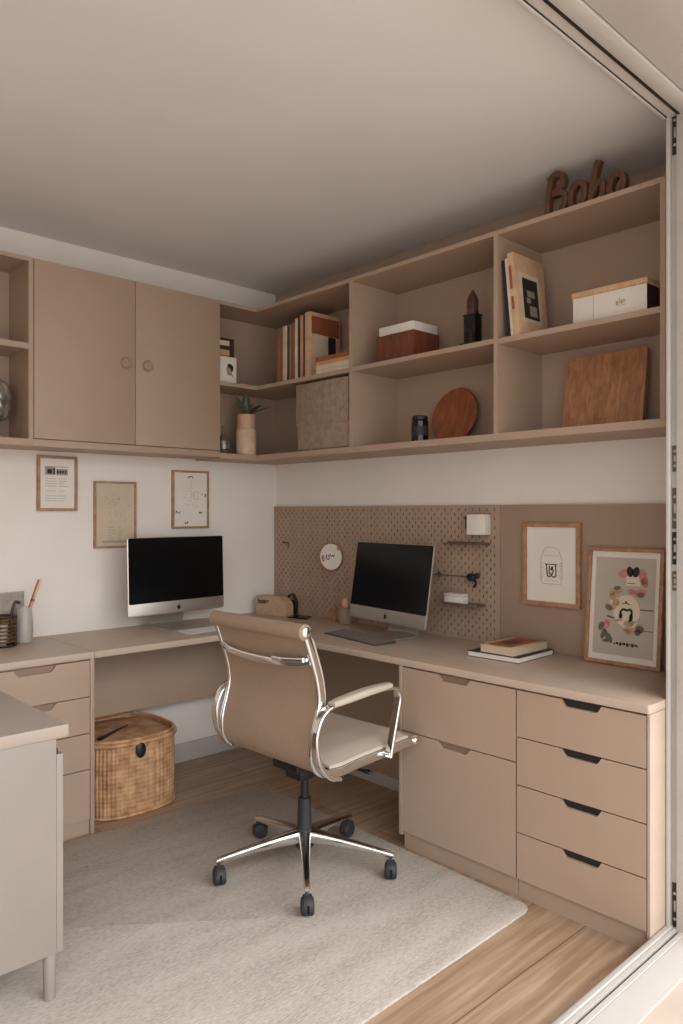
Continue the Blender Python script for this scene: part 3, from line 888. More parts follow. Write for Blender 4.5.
# right print: map-like line drawing
r, p, TB, y = frame('picture_frame', 'oak-framed white print with scattered dark drawings, above the back wall computer', (-0.5885, -0.001, 1.239), 0, 0, 0.225, 0.308, 0.011, 0.016, group='framed prints on the back wall')
L_ = [rc(-0.012, 0.012, 0.274, 0.279), rc(-0.02, -0.008, 0.268, 0.272), rc(0.008, 0.018, 0.268, 0.272)]
for x, z, n in ((-0.075, 0.085, 7), (0.062, 0.086, 6), (-0.028, 0.028, 5), (0.082, 0.178, 4)):
    for i in range(n):
        L_ += [disc(x + rnd.uniform(-0.014, 0.014), z + rnd.uniform(-0.008, 0.008), rnd.uniform(0.002, 0.006), rnd.uniform(0.002, 0.004), 8, rnd.random() * 3)]
part('small_drawings', marks(TB, L_, y), 'ink', p, label='small dark drawings')
L_ = []
cx_, cz_ = 0.036, 0.175
L_ += stroke([(cx_ + 0.020 * math.cos(i / 9 * 5.2 + 0.6), cz_ + 0.022 * math.sin(i / 9 * 5.2 + 0.6)) for i in range(10)], 0.002)
for i in range(16):
    x, z = rnd.uniform(-0.055, 0.05), rnd.uniform(0.09, 0.24)
    L_ += stroke([(x, z), (x + rnd.uniform(0.004, 0.02), z + rnd.uniform(-0.004, 0.004))], 0.0014)
L_ += stroke([(0.0, 0.262), (0.004, 0.235), (-0.003, 0.21), (0.006, 0.185), (0.0, 0.16)], 0.0012)
part('fine_lines', marks(TB, L_, y), 'inkgrey', p, label='fine grey lines')

# ------------------------------------------------------------------ panels on the right wall
PZ0, PZ1 = 0.7505, 1.357
def pegboard(y0, y1, label):
    r = root('pegboard', label, 'pegboard', (-0.01, (y0 + y1) / 2, PZ0), 0, 'pegboards')
    xf, xb = -0.018, -0.006
    t = bmesh.new()
    W_, H_ = y1 - y0, PZ1 - PZ0
    nc = int(round(W_ / 0.020)); nr = int(round(H_ / 0.040))
    cw, chh = W_ / nc, H_ / nr
    hw, hh = 0.0026, 0.0078
    cache = {}
    def V(x, y, z):
        k = (round(x, 5), round(y, 5), round(z, 5))
        if k not in cache: cache[k] = t.verts.new((x, y, z))
        return cache[k]
    def cell(ya, yb, za, zb, holed):
        yc, zc = (ya + yb) / 2, (za + zb) / 2
        if not holed or (zb - za) < 0.03:
            t.faces.new((V(xf, ya, za), V(xf, ya, zb), V(xf, yb, zb), V(xf, yb, za)))
            return
        out = [(ya, za), (yb, za), (yb, zb), (ya, zb)]
        hole = [(yc - hw, zc - hh + 0.002), (yc, zc - hh), (yc + hw, zc - hh + 0.002), (yc + hw, zc + hh - 0.002), (yc, zc + hh), (yc - hw, zc + hh - 0.002)]
        O = [V(xf, *p_) for p_ in out]; Hf = [V(xf, *p_) for p_ in hole]; Hb = [V(xb, *p_) for p_ in hole]
        for q in ((O[0], Hf[0], Hf[1], Hf[2], O[1]), (O[1], Hf[2], Hf[3], O[2]), (O[2], Hf[3], Hf[4], Hf[5], O[3]), (O[3], Hf[5], Hf[0], O[0])):
            t.faces.new(q[::-1])
        for i in range(6):
            t.faces.new((Hf[i], Hf[(i + 1) % 6], Hb[(i + 1) % 6], Hb[i]))
    for c in range(nc):
        ya, yb = y0 + c * cw, y0 + (c + 1) * cw
        offz = 0.0 if c % 2 else chh / 2
        edge = c in (0, nc - 1)
        zs = [PZ0] + [PZ0 + offz + k * chh for k in range(1 if offz == 0 else 0, nr + 1)] + [PZ1]
        zs = sorted(set(round(z, 6) for z in zs if z <= PZ1 + 1e-6))
        for za, zb in zip(zs, zs[1:]):
            if zb - za > 1e-4: cell(ya, yb, za, zb, not edge)
    # rim
    for a_, c_ in (((y0, PZ0), (y1, PZ0)), ((y1, PZ0), (y1, PZ1)), ((y1, PZ1), (y0, PZ1)), ((y0, PZ1), (y0, PZ0))):
        t.faces.new([t.verts.new(q) for q in ((xf, *a_), (xb, *a_), (xb, *c_), (xf, *c_))])
    bmesh.ops.recalc_face_normals(t, faces=t.faces[:])
    b = B(); b.bm.free(); b.bm = t
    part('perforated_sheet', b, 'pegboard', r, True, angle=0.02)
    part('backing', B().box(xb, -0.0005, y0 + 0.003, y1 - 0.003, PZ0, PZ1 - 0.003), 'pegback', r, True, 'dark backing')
    return r
pegboard(-0.7745, -0.004, 'taupe pegboard in the corner holding the round clock')
pegboard(-1.588, -0.7755, 'taupe pegboard behind the right computer, holding small trays and a white box')
thing('backing_panel', B().box(-0.018, -0.0005, -2.485, -1.5895, PZ0, PZ1, 0.001), 'panel', 'smooth taupe panel on the right wall behind the two oak-framed prints', 'panel')

# framed prints at the right end
r, p, TB, y = frame('picture_frame', 'oak-framed white print with a small dark emblem, hung on the taupe panel', (-0.0185, -1.8455, 0.9405), math.radians(-90), 0, 0.264, 0.342, 0.018, 0.020)
L_ = stroke([(0.035 * math.cos(a), 0.225 + 0.018 * math.sin(a)) for a in [i / 10 * PI for i in range(11)]], 0.0016)
L_ += stroke([(-0.035, 0.225), (-0.048, 0.195), (-0.05, 0.12), (-0.042, 0.092), (0.042, 0.092), (0.05, 0.12), (0.048, 0.195), (0.035, 0.225)], 0.0016)
L_ += [rc(-0.032 + i * 0.011, -0.026 + i * 0.011, 0.205, 0.2075) for i in range(6)] + [rc(-0.032 + i * 0.009, -0.028 + i * 0.009, 0.104, 0.106) for i in range(8)]
L_ += [rc(0.04 - 0.003 * (i % 2), 0.046, 0.115 + i * 0.01, 0.118 + i * 0.01) for i in range(7)] + [rc(-0.046, -0.04, 0.115 + i * 0.01, 0.118 + i * 0.01) for i in range(7)]
part('jar_outline', marks(TB, L_, y), 'inklight', p, label='faint jar outline')
L_ = stroke([(-0.030, 0.172), (0.026, 0.172)], 0.004) + stroke([(-0.022, 0.170), (-0.018, 0.126), (-0.010, 0.120), (0.0, 0.126), (0.012, 0.119), (0.022, 0.126), (0.020, 0.170)], 0.005)
L_ += stroke([(-0.008, 0.166), (-0.010, 0.134), (0.004, 0.130), (0.010, 0.148), (-0.004, 0.152)], 0.005) + [disc(0.004, 0.157, 0.005, 0.007)]
part('emblem', marks(TB, L_, y - 0.0001), 'ink', p, label='small dark emblem')

lean = math.radians(5.2)
r, p, TB, y = frame('picture_frame', 'larger oak-framed floral print leaning on the worktop beside the white door jamb', (-0.061, -2.166, 0.7502 + 0.0), math.radians(-90), lean, 0.297, 0.440, 0.014, 0.020)
part('picture', marks(TB, [rc(-0.118, 0.118, 0.036, 0.404)], y), 'posterbg', p, label='grey picture')
y2 = y - 0.0006
part('bottle_print', marks(TB, [disc(0.012, 0.205, 0.052, 0.060, 28), rc(0.005, 0.060, 0.30, 0.345), disc(-0.034, 0.235, 0.02, 0.016), disc(0.03, 0.158, 0.03, 0.014)], y2), 'creamprint', p, label='cream bottle shapes')
y3 = y - 0.0012
L_ = [disc(-0.004, 0.345, 0.022, 0.016, 14, 0.4), disc(0.070, 0.335, 0.016, 0.03, 14, 0.2), disc(0.078, 0.315, 0.013, 0.02), disc(0.062, 0.275, 0.026, 0.014, 14, 0.3), disc(0.030, 0.278, 0.018, 0.010), disc(-0.064, 0.150, 0.012, 0.016)]
for q_ in L_: part('petal', marks(TB, [q_], y3), 'rose', p, label='rose petal')
L_ = [disc(-0.045, 0.262, 0.012, 0.026, 14, 0.3), disc(-0.028, 0.272, 0.03, 0.008, 14, 0.5), disc(-0.036, 0.225, 0.010, 0.024, 14, -0.3), disc(0.030, 0.137, 0.030, 0.010, 14, 0.1), disc(0.020, 0.128, 0.012, 0.010), disc(0.060, 0.152, 0.016, 0.010, 14, 0.5), disc(-0.02, 0.168, 0.02, 0.005, 14, 0.2)]
for q_ in L_: part('petal', marks(TB, [q_], y3 - 0.0005), 'tanprint', p, label='tan petal')
L_ = [disc(-0.028, 0.288, 0.014, 0.008, 12, 0.2), disc(-0.058, 0.213, 0.016, 0.011, 12, -0.5), disc(-0.050, 0.178, 0.018, 0.004, 12, -0.2), disc(0.066, 0.142, 0.016, 0.014), disc(0.058, 0.130, 0.012, 0.012), disc(0.064, 0.268, 0.014, 0.010),
      disc(-0.085, 0.140, 0.011, 0.018, 12, -0.4), disc(-0.076, 0.112, 0.009, 0.022, 12, -0.3), disc(-0.062, 0.104, 0.006, 0.024, 12, 0.2), disc(-0.050, 0.098, 0.009, 0.020, 12, 0.4), disc(-0.066, 0.086, 0.014, 0.006)]
L_ += stroke([(0.064, 0.214), (0.116, 0.214)], 0.005) + stroke([(0.066, 0.138), (0.116, 0.138)], 0.003)
part('grey_leaves', marks(TB, L_, y3 - 0.0010), 'leafprint', p, label='grey-green leaves')
L_ = [disc(0.020, 0.352, 0.012, 0.020, 12, 0.2), disc(0.044, 0.352, 0.013, 0.020, 12, -0.2), disc(0.032, 0.352, 0.005, 0.012)]
L_ += stroke([(-0.012, 0.178), (-0.010, 0.202), (0.0, 0.212), (0.014, 0.207), (0.028, 0.213), (0.034, 0.200), (0.030, 0.176), (0.026, 0.166)], 0.008) + [disc(-0.009, 0.186, 0.007, 0.011), disc(0.031, 0.182, 0.007, 0.014)]
L_ += stroke([(-0.006, 0.230), (0.010, 0.234), (0.026, 0.230)], 0.003) + [disc(0.010, 0.238, 0.004, 0.004)]
x = -0.030
for k, wd in enumerate((0.003, 0.010, 0.008, 0.012, 0.009, 0.003, 0.010, 0.006, 0.003)):
    L_ += [rc(x, x + wd, 0.074 + 0.004 * (k % 2), 0.086)] if k not in (0, 8) else [disc(x, 0.080, 0.003)]
    x += wd + 0.0035
L_ += [rc(0.034 - 0.022, 0.040, 0.308, 0.3105)]
part('dark_print', marks(TB, L_, y3 - 0.0015), 'ink', p, label='dark bows and lettering')
# ------------------------------------------------------------------ things on the pegboards
XP = -0.018
ck = root('wall_clock', 'round white dial with brown rim and dark script on the corner pegboard', 'clock', (XP - 0.0185, -0.526, 1.087), math.radians(-76))
Rx = Matrix.Rotation(PI / 2, 4, 'X')
part('rim', B().lathe([(0.060, 0.0005), (0.073, 0.0005), (0.075, 0.004), (0.075, 0.011), (0.073, 0.013), (0.070, 0.012), (0.069, 0.009), (0.060, 0.009)], n=48, mtx=Rx, capb=False, capt=False), 'walnut', ck, label='brown rim')
fc = part('dial', B().lathe([(0.0695, 0.002), (0.0695, 0.010)], n=48, mtx=Rx), 'paper', ck)
L_ = stroke([(-0.030, 0.010), (-0.026, -0.012), (-0.012, -0.015), (-0.008, -0.004), (-0.016, 0.004), (-0.004, 0.012), (0.004, 0.0), (0.012, 0.010), (0.018, 0.002), (0.024, 0.012)], 0.0045)
L_ += stroke([(-0.034, -0.002), (-0.022, 0.006)], 0.003)
part('script', marks(lambda b: b, L_, -0.0101), 'ink', fc, label='dark script')
part('pink_patch', marks(lambda b: b, [disc(-0.050, -0.010, 0.010, 0.020, 14, 0.3), disc(0.046, 0.042, 0.006, 0.012, 12, 0.8)], -0.0101), 'rose', fc, label='pink painted patch')
hk = B().cyl((XP + 0.004, -0.120, 1.150), (-0.045, -0.120, 1.150), 0.003).cyl((-0.045, -0.120, 1.150), (-0.049, -0.120, 1.158), 0.003).box(-0.021, XP, -0.140, -0.108, 1.145, 1.155, 0.001).box(-0.022, XP, -0.139, -0.133, 1.120, 1.146, 0.001)
thing('peg_hook', hk, 'steel', 'small metal hook alone near the left edge of the corner pegboard', 'hook')

wb = root('note_box', 'white card box fixed high on the pegboard right of the computer', 'box', (XP, -1.488, 1.222), math.radians(-90))
part('body', B().box(-0.044, 0.052, -0.050, -0.0005, 0.004, 0.094, 0.003), 'paper', wb)
part('side_label', B().box(-0.0452, -0.0442, -0.046, -0.006, 0.018, 0.090), 'pink', wb, label='pinkish side card')
cl = B().box(-0.024, XP - 0.0003, -1.418, -1.404, 1.250, 1.302, 0.003).cyl((-0.026, -1.411, 1.262), (-0.026, -1.411, 1.312), 0.004, n=12).box(-0.030, -0.023, -1.424, -1.398, 1.298, 1.304, 0.001)
cl.box(-0.030, XP + 0.004, -1.4145, -1.4085, 1.270, 1.276)
thing('clip', cl, 'black', 'small black clip left of the white card box on the pegboard', 'clip')
M['traybrown'] = paint('brown_tray_metal', (112, 90, 76), 0.5)
def wire_shelf(label, y0, y1, z, dep, rails=5, lip=0.012):
    r = root('peg_tray', label, 'tray', (XP, (y0 + y1) / 2, z), math.radians(-90), 'pegboard trays')
    w = abs(y1 - y0)
    part('plate', B().box(-w / 2, w / 2, -dep, -0.0005, 0.0, 0.003, 0.001), 'traybrown', r)
    part('lip', B().box(-w / 2, w / 2, -dep - 0.003, -dep, 0.0, lip, 0.001), 'traybrown', r)
    part('back_flange', B().box(-w / 2, w / 2, -0.003, 0.0012, 0.003, 0.012, 0.0008), 'traybrown', r)
    return r
wire_shelf('thin empty shelf on the pegboard just under the white card box', -1.300, -1.536, 1.180, 0.040, lip=0.006)
wire_shelf('shallow tray low on the pegboard carrying a small white box', -1.318, -1.512, 0.908, 0.062, lip=0.012)
rl = root('peg_rail', 'thin dark rail on the pegboard right of the computer, under the upper shelf', 'rail', (XP, -1.350, 1.036), math.radians(-90))
part('rod', B().cyl((-0.115, -0.026, 0.0), (0.100, -0.026, 0.0), 0.0032), 'traybrown', rl)
for x in (-0.100, 0.085):
    part('bracket', B().cyl((x, -0.0005, 0.0), (x, -0.029, 0.0), 0.004).box(x - 0.006, x + 0.006, -0.004, -0.0005, -0.012, 0.012, 0.001), 'steel', rl)
hb = B().ball((-0.044, -1.452, 1.036), 0.014, 0.026, 0.017).ball((-0.048, -1.486, 1.044), 0.012, 0.016, 0.012).ball((-0.046, -1.452, 1.028), 0.011, 0.014, 0.011)
hb.tube(spline([(-0.046, -1.466, 1.028), (-0.050, -1.482, 1.012), (-0.048, -1.468, 0.992)], 5), 0.005, 10)
thing('cable_bundle', hb, 'black', 'small black bundle hanging at the right end of the dark pegboard rail', 'cable')
wx = root('small_box', 'small white box lying in the low pegboard tray', 'box', (-0.048, -1.372, 0.9115), math.radians(-90))
part('body', B().box(-0.050, 0.050, -0.026, 0.024, 0.0, 0.036, 0.003), 'paper', wx)
part('lid', B().box(-0.051, 0.051, -0.027, 0.025, 0.037, 0.047, 0.003), 'paper', wx)

# ------------------------------------------------------------------ things on the right worktop
ZD = 0.7502
hz = math.atan2(-0.195, 0.062)
M['boxwood'] = wood('pale_box_wood', (178, 146, 116), (200, 170, 142), (10, 1.5, 10), 5)
hx = root('file_box', 'light wooden file box with curved end and the word home, in the desk corner', 'box', (-0.143, -0.160, ZD), hz)
pf = [(-0.098, 0.0), (0.100, 0.0), (0.102, 0.045)] + [(0.016 + 0.086 * math.cos(a), 0.045 + 0.062 * math.sin(a)) for a in [math.radians(15 * i) for i in range(1, 7)]] + [(-0.100, 0.104)]
part('body', B().prism(pf, 'y', -0.030, 0.045), 'boxwood', hx)
cu = bpy.data.curves.new('home_text', 'FONT'); cu.body = 'home'; cu.size = 0.040; cu.extrude = 0.0006; cu.offset = 0.0016
to = bpy.data.objects.new('home_text', cu); COL.objects.link(to)
bpy.context.view_layer.update()
me = bpy.data.meshes.new_from_object(to.evaluated_get(bpy.context.evaluated_depsgraph_get()))
bpy.data.objects.remove(to)
b = B(); b.bm.from_mesh(me)
b.xf(Matrix.Translation((-0.088, -0.0302, 0.064)) @ Matrix.Rotation(PI / 2, 4, 'X') @ Matrix.Diagonal((0.82, 1.0, 1, 1)))
part('lettering', b, 'ink', hx, label='bold dark word home')
thing('small_case', B().box(-0.046, -0.022, -0.232, -0.140, ZD, ZD + 0.080, 0.010).tube(spline([(-0.034, -0.150, ZD + 0.078), (-0.034, -0.165, ZD + 0.102), (-0.034, -0.200, ZD + 0.108), (-0.034, -0.225, ZD + 0.078)], 5), 0.006, 10), 'oldsteel', 'dark case standing behind the wooden file box against the pegboard', 'case')
tb = B().prism([(-0.165, -0.315), (-0.085, -0.280), (-0.058, -0.385), (-0.135, -0.435)], 'z', ZD, ZD + 0.007)
thing('tablet', tb, 'screen', 'black flat tablet lying on the desk right of the wooden file box', 'tablet')
cp = root('cup', 'small taupe cup with a rounded pale pink top left of the right computer', 'cup', (-0.080, -0.680, ZD))
part('body', B().lathe([(0.032, 0.0), (0.035, 0.004), (0.037, 0.082), (0.035, 0.085), (0.033, 0.083)], n=32), 'panel', cp)
part('top', B().lathe([(0.006, 0.080), (0.018, 0.084), (0.023, 0.098), (0.020, 0.115), (0.011, 0.130), (0.003, 0.135)], n=24), 'rosetop', cp, label='rounded pale pink top')
fg = B().lathe([(0.014, 0.0), (0.015, 0.004), (0.006, 0.010), (0.005, 0.050), (0.011, 0.058), (0.013, 0.068), (0.010, 0.080), (0.003, 0.084)], (-0.075, -0.588, ZD), 18)
fg.ball((-0.080, -0.568, ZD + 0.062), 0.010, 0.014, 0.008, 14).cyl((-0.075, -0.588, ZD + 0.06), (-0.080, -0.568, ZD + 0.062), 0.003)
thing('figurine', fg, 'walnut', 'tiny brown wooden figure beside the taupe cup', 'ornament')

def book(label, w, d, t_, cover, pages='paper', loc=None, rz=0.0, group=None, standing=False, tilt=0.0, spine_mat=None, name='book'):
    """lying: w along local x (spine at -x side), d along y, thickness up.  standing: spine faces -y, height w, depth d, thickness along x"""
    r = root(name, label, 'book', loc, rz, group)
    c = 0.0022 if t_ > 0.012 else 0.0012
    bC, bP = B(), B()
    # built lying with spine along x at y = -d/2
    bC.box(-w / 2, w / 2, -d / 2, d / 2, 0, c, 0.0006).box(-w / 2, w / 2, -d / 2, d / 2, t_ - c, t_, 0.0006).box(-w / 2, w / 2, -d / 2, -d / 2 + c, c, t_ - c)
    bP.box(-w / 2 + 0.003, w / 2 - 0.003, -d / 2 + c, d / 2 - 0.003, c, t_ - c)
    if standing:
        T = Matrix.Rotation(tilt, 4, 'Y') @ Matrix.Translation((-t_ / 2, 0, w / 2)) @ Matrix.Rotation(PI / 2, 4, 'Y')
        bC.xf(T); bP.xf(T)
    cv = part('cover', bC, cover, r)
    part('pages', bP, pages, r, label='pale page block')
    return r, cv
for nm, c in (('book_dusty_pink', (172, 112, 96)), ('book_cream', (208, 192, 168)), ('book_dark_green', (58, 60, 48)), ('book_ochre', (146, 92, 52)), ('book_white', (214, 204, 190)),
              ('book_black', (34, 31, 31)), ('book_tan', (190, 148, 112)), ('book_terracotta', (150, 84, 60)), ('book_beige', (206, 172, 138)), ('book_grey', (150, 138, 124)), ('book_brown', (84, 54, 40)), ('book_plum', (66, 40, 40))):
    M[nm] = paint(nm, c, 0.6, var=0.05, scale=25)
# two books on the worktop
r, cv = book('grey-white book with a dark cover at the bottom of the pair on the right worktop', 0.235, 0.262, 0.022, 'book_plum', loc=(-0.192, -1.760, ZD), rz=math.radians(92), group='books on the right worktop')
r, cv = book('cream book with an orange-brown cover lying on top of the pair on the right worktop', 0.155, 0.245, 0.030, 'book_beige', 'oldpaper', loc=(-0.188, -1.772, ZD + 0.0223), rz=math.radians(91), group='books on the right worktop')
part('cover_picture', B().box(-0.055, 0.055, -0.115, 0.105, 0.0300, 0.0306), 'book_terracotta', cv, label='brown cover picture')
part('cover_patch', B().box(-0.025, 0.030, -0.04, 0.06, 0.0306, 0.0311), 'book_brown', cv, label='dark picture patch')

# ------------------------------------------------------------------ things on the left drawer unit
jr = root('glass_jar', 'small frosted glass jar of pencils beside the wire basket on the left drawer unit', 'jar', (-1.504, -0.118, ZD))
part('jar', B().lathe([(0.030, 0.0), (0.034, 0.004), (0.0365, 0.050), (0.035, 0.100), (0.0305, 0.128), (0.0310, 0.155), (0.0290, 0.155), (0.0285, 0.128), (0.033, 0.100), (0.0345, 0.050), (0.031, 0.008), (0.01, 0.006)], n=32), 'frost', jr)
def pencil(label, p0, p1, r_, m, tip):
    d = Vector(p1) - Vector(p0)
    q = Vector((0, 0, 1)).rotation_difference(d.normalized()).to_matrix().to_4x4()
    o = root('pencil', label, 'pencil', p0, 0, 'pencils in the glass jar')
    part('shaft', B().lathe([(0.0015, 0), (r_, 0.014), (r_, d.length - 0.004), (r_ * 0.8, d.length)], n=8, mtx=q), m, o)
    part('band', B().lathe([(r_ * 1.06, d.length * 0.62), (r_ * 1.06, d.length * 0.66)], n=12, mtx=q), tip, o, label='dark band')
pencil('paler pencil leaning right in the glass jar', (-1.527, -0.125, ZD + 0.018), (-1.434, -0.126, 1.028), 0.0055, 'pencil_light', 'pencil_dark')
pencil('browner pencil leaning right in the glass jar', (-1.527, -0.112, ZD + 0.018), (-1.438, -0.112, 1.023), 0.0055, 'pencil_dark', 'book_brown')
wk = root('wire_basket', 'round bronze wire basket at the left edge of the left drawer unit', 'basket', (-1.606, -0.150, ZD))
hel = [(0.050 * math.cos(i * 2 * PI / 28), 0.050 * math.sin(i * 2 * PI / 28), 0.010 + 0.112 * i / (28 * 7)) for i in range(28 * 7 + 1)]
part('coil', B().tube(hel, 0.0045, 8), 'wire', wk)
for z in (0.006, 0.126):
    part('ring', B().tube([(0.051 * math.cos(i * 2 * PI / 36), 0.051 * math.sin(i * 2 * PI / 36), z) for i in range(36)], 0.0055, 8, closed=True), 'oldsteel', wk)
part('base', B().lathe([(0.049, 0.001), (0.049, 0.005)], n=32), 'oldsteel', wk)
for k in range(8):
    a = k * PI / 4 + 0.2
    part('upright', B().cyl((0.0545 * math.cos(a), 0.0545 * math.sin(a), 0.004), (0.0545 * math.cos(a), 0.0545 * math.sin(a), 0.128), 0.002, n=8), 'oldsteel', wk)
gl_ = B().tube(spline([(-1.592, -0.150, ZD + 0.012), (-1.578, -0.150, ZD + 0.10), (-1.563, -0.150, ZD + 0.165), (-1.553, -0.150, ZD + 0.186), (-1.541, -0.150, ZD + 0.183)], 6), 0.0065, 12)
gl_.ball((-1.541, -0.150, ZD + 0.182), 0.010, 0.008, 0.008, 12)
thing('brush', gl_, 'oldsteel', 'dark hooked brush handle sticking out of the wire basket', 'brush')
gb = B().cyl((-1.615, -0.155, ZD + 0.005), (-1.612, -0.158, ZD + 0.095), 0.022, n=24, bev=0.003)
thing('tape_roll', gb, 'paper', 'white roll inside the wire basket', 'roll')
nt_ = root('ribbed_board', 'grey ribbed board leaning on the wall behind the glass jar', 'board', (-1.575, -0.012, ZD), 0)
part('board', B().box(-0.105, 0.105, -0.012, 0.0, 0.0, 0.216, 0.001), 'grey_felt', nt_)
rb = B()
for i in range(30):
    rb.box(-0.103 + i * 0.007, -0.0995 + i * 0.007, -0.015, -0.0118, 0.003, 0.213, 0.0008, 1)
part('ribs', rb, 'grey_felt', nt_)

# ------------------------------------------------------------------ things on the shelves
ZM = 2.0022
ZS = ZB1 + 0.0002
# corner, upper: two small boxes
bx = root('tea_box', 'white box with a printed portrait, the lower of two beside the closed cabinet', 'box', (-0.515, -0.150, ZM), 0, 'boxes in the corner shelf')
bd = part('body', B().box(-0.090, 0.090, -0.05, 0.06, 0, 0.142, 0.002), 'paper', bx)
part('portrait', marks(lambda b: b, [disc(0.045, 0.075, 0.020, 0.026, 16)] , -0.0502), 'inklight', bd, label='printed portrait')
part('portrait_hair', marks(lambda b: b, [disc(0.050, 0.092, 0.020, 0.012, 14, -0.4), disc(0.060, 0.080, 0.008, 0.014)] + stroke([(0.030, 0.055), (0.042, 0.046), (0.060, 0.050), (0.064, 0.040)], 0.004), -0.0507), 'ink', bd, label='dark printed hair')
b2_ = root('tea_box', 'dark red box with a cream label, stacked on the white portrait box', 'box', (-0.515, -0.140, ZM + 0.1425), 0, 'boxes in the corner shelf')
bd = part('body', B().box(-0.080, 0.082, -0.05, 0.05, 0, 0.098, 0.002), 'book_plum', b2_)
part('label', B().box(-0.078, 0.050, -0.0512, -0.0500, 0.058, 0.084), 'book_cream', bd, label='cream label')
part('label_band', B().box(-0.078, 0.050, -0.0512, -0.0500, 0.006, 0.036), 'book_tan', bd, label='tan band')
# corner, upper: standing books
T0 = -0.300
spec = [(0.026, 0.268, 'book_dusty_pink', 'slim dusty pink book, leftmost in the upright row on the corner shelf'),
        (0.022, 0.262, 'book_terracotta', 'terracotta-spined book between the dusty pink and cream ones on the corner shelf'),
        (0.030, 0.305, 'book_cream', 'tall cream-spined book in the left half of the corner shelf row'),
        (0.022, 0.302, 'book_dark_green', 'dark green-spined book right of the tall cream one on the corner shelf'),
        (0.016, 0.304, 'book_grey', 'slim grey-spined book left of the ochre one on the corner shelf'),
        (0.026, 0.306, 'book_ochre', 'ochre-spined book left of the white one on the corner shelf'),
        (0.028, 0.328, 'book_white', 'tall white-spined book in the middle of the corner shelf row'),
        (0.020, 0.334, 'book_black', 'slim black-spined book right of the white one on the corner shelf'),
        (0.018, 0.336, 'book_tan', 'slim tan-spined book left of the brown one on the corner shelf'),
        (0.018, 0.334, 'book_brown', 'dark brown-spined book left of the thick beige one on the corner shelf'),
        (0.040, 0.345, 'book_beige', 'thick beige book with a picture cover, rightmost upright on the corner shelf')]
yy = -0.335
for k, (t_, h_, m_, lab) in enumerate(spec):
    yy -= t_
    r, cv = book(lab, h_, 0.205 + 0.006 * (k % 3), t_ - 0.0006, m_, loc=(-0.150, yy + t_ / 2, ZM), rz=math.radians(-90), group='upright books on the corner shelf', standing=True)
    if k == 10:
        xr = (t_ - 0.0006) / 2
        part('cover_picture', B().box(xr, xr + 0.0006, -0.095, 0.098, 0.235, 0.325), 'book_terracotta', cv, label='reddish cover band')
        part('cover_print', B().box(xr, xr + 0.0006, -0.075, 0.0195, 0.055, 0.234), 'book_cream', cv, label='cream cover print')
        part('cover_dark', B().box(xr, xr + 0.0008, 0.020, 0.072, 0.100, 0.232), 'book_black', cv, label='dark cover picture')
yb_end = yy
# pile lying right of them
zz = ZM
for t_, m_, lab, dy in ((0.024, 'book_white', 'white magazine at the bottom of the flat pile on the corner shelf', 0.0), (0.024, 'book_cream', 'cream book second from the bottom of the flat pile on the corner shelf', 0.006),
                        (0.018, 'book_tan', 'tan book third from the bottom of the flat pile on the corner shelf', 0.012), (0.022, 'book_ochre', 'ochre-brown book on top of the flat pile on the corner shelf', 0.014)):
    book(lab, 0.262 - dy, 0.210, t_ - 0.0006, m_, loc=(-0.190, -0.820 + dy / 2, zz), rz=math.radians(-90), group='flat pile of books on the corner shelf')
    zz += t_
# linen storage box below
lb = root('storage_box', 'grey-brown linen storage box filling the lower corner shelf compartment', 'storage box', (-0.160, -0.742, ZS), math.radians(-90))
t = B()
wd_, hh_ = 0.385, 0.334
for i in range(1):
    t.box(-wd_ / 2, wd_ / 2, -0.140, 0.140, 0.0, hh_, 0.012, 3)
def bulge(b):
    for v in b.bm.verts:
        u = v.co.x / (wd_ / 2); w_ = v.co.z / hh_
        v.co.x *= 1.0 + 0.02 * (w_ - 0.5)
    return b
part('body', bulge(t), 'linen', lb)
part('flap', B().box(-wd_ / 2 - 0.001, wd_ / 2 + 0.001, -0.1455, -0.1405, 0.128, hh_ + 0.002, 0.002).box(-wd_ / 2 - 0.001, wd_ / 2 + 0.001, -0.1455, 0.140, hh_ + 0.0004, hh_ + 0.004, 0.001), 'linen', lb, label='linen front flap')
# plant in its vase
pv = root('vase', 'two-part beige vase with green leaves on the lower corner shelf', 'vase', (-0.338, -0.165, ZS))
part('lower_body', B().lathe([(0.052, 0.0), (0.056, 0.004), (0.0555, 0.135), (0.053, 0.140)], n=36), 'vase_low', pv)
part('upper_body', B().lathe([(0.049, 0.1405), (0.0505, 0.146), (0.050, 0.218), (0.048, 0.222), (0.044, 0.222), (0.043, 0.190)], n=36), 'vase_high', pv, label='pinkish upper part')
rl_ = random.Random(5)
pt = root('succulent_plant', 'small green plant with pointed leaves growing from the beige vase', 'plant', (-0.338, -0.165, ZS + 0.205))
for k, (a, el, Ln, wl) in enumerate(((3.0, 62, 0.135, 0.016), (3.6, 48, 0.125, 0.016), (4.6, 74, 0.125, 0.018), (1.4, 82, 0.135, 0.020), (0.3, 38, 0.165, 0.019), (5.9, 30, 0.170, 0.020), (0.8, 58, 0.110, 0.018), (2.3, 68, 0.110, 0.016), (5.2, 55, 0.105, 0.018), (4.0, 64, 0.10, 0.016))):
    e = math.radians(el)
    pts = []
    for i in range(9):
        u = i / 8
        pts.append((Ln * u * math.cos(e) * math.cos(a), 0.6 * Ln * u * math.cos(e) * math.sin(a), 0.004 + Ln * u * math.sin(e) - 0.025 * u * u * math.cos(e)))
    part('leaf', B().sweep(pts, [(wl * math.cos(q) * 1.25, wl * 0.18 * math.sin(q) + wl * 0.25 * abs(math.cos(q))) for q in [i * PI / 5 for i in range(10)]], taper=lambda u: max(0.05, math.sin(PI * min(1, 0.18 + 0.80 * u)) ** 0.8)), 'leaf', pt)
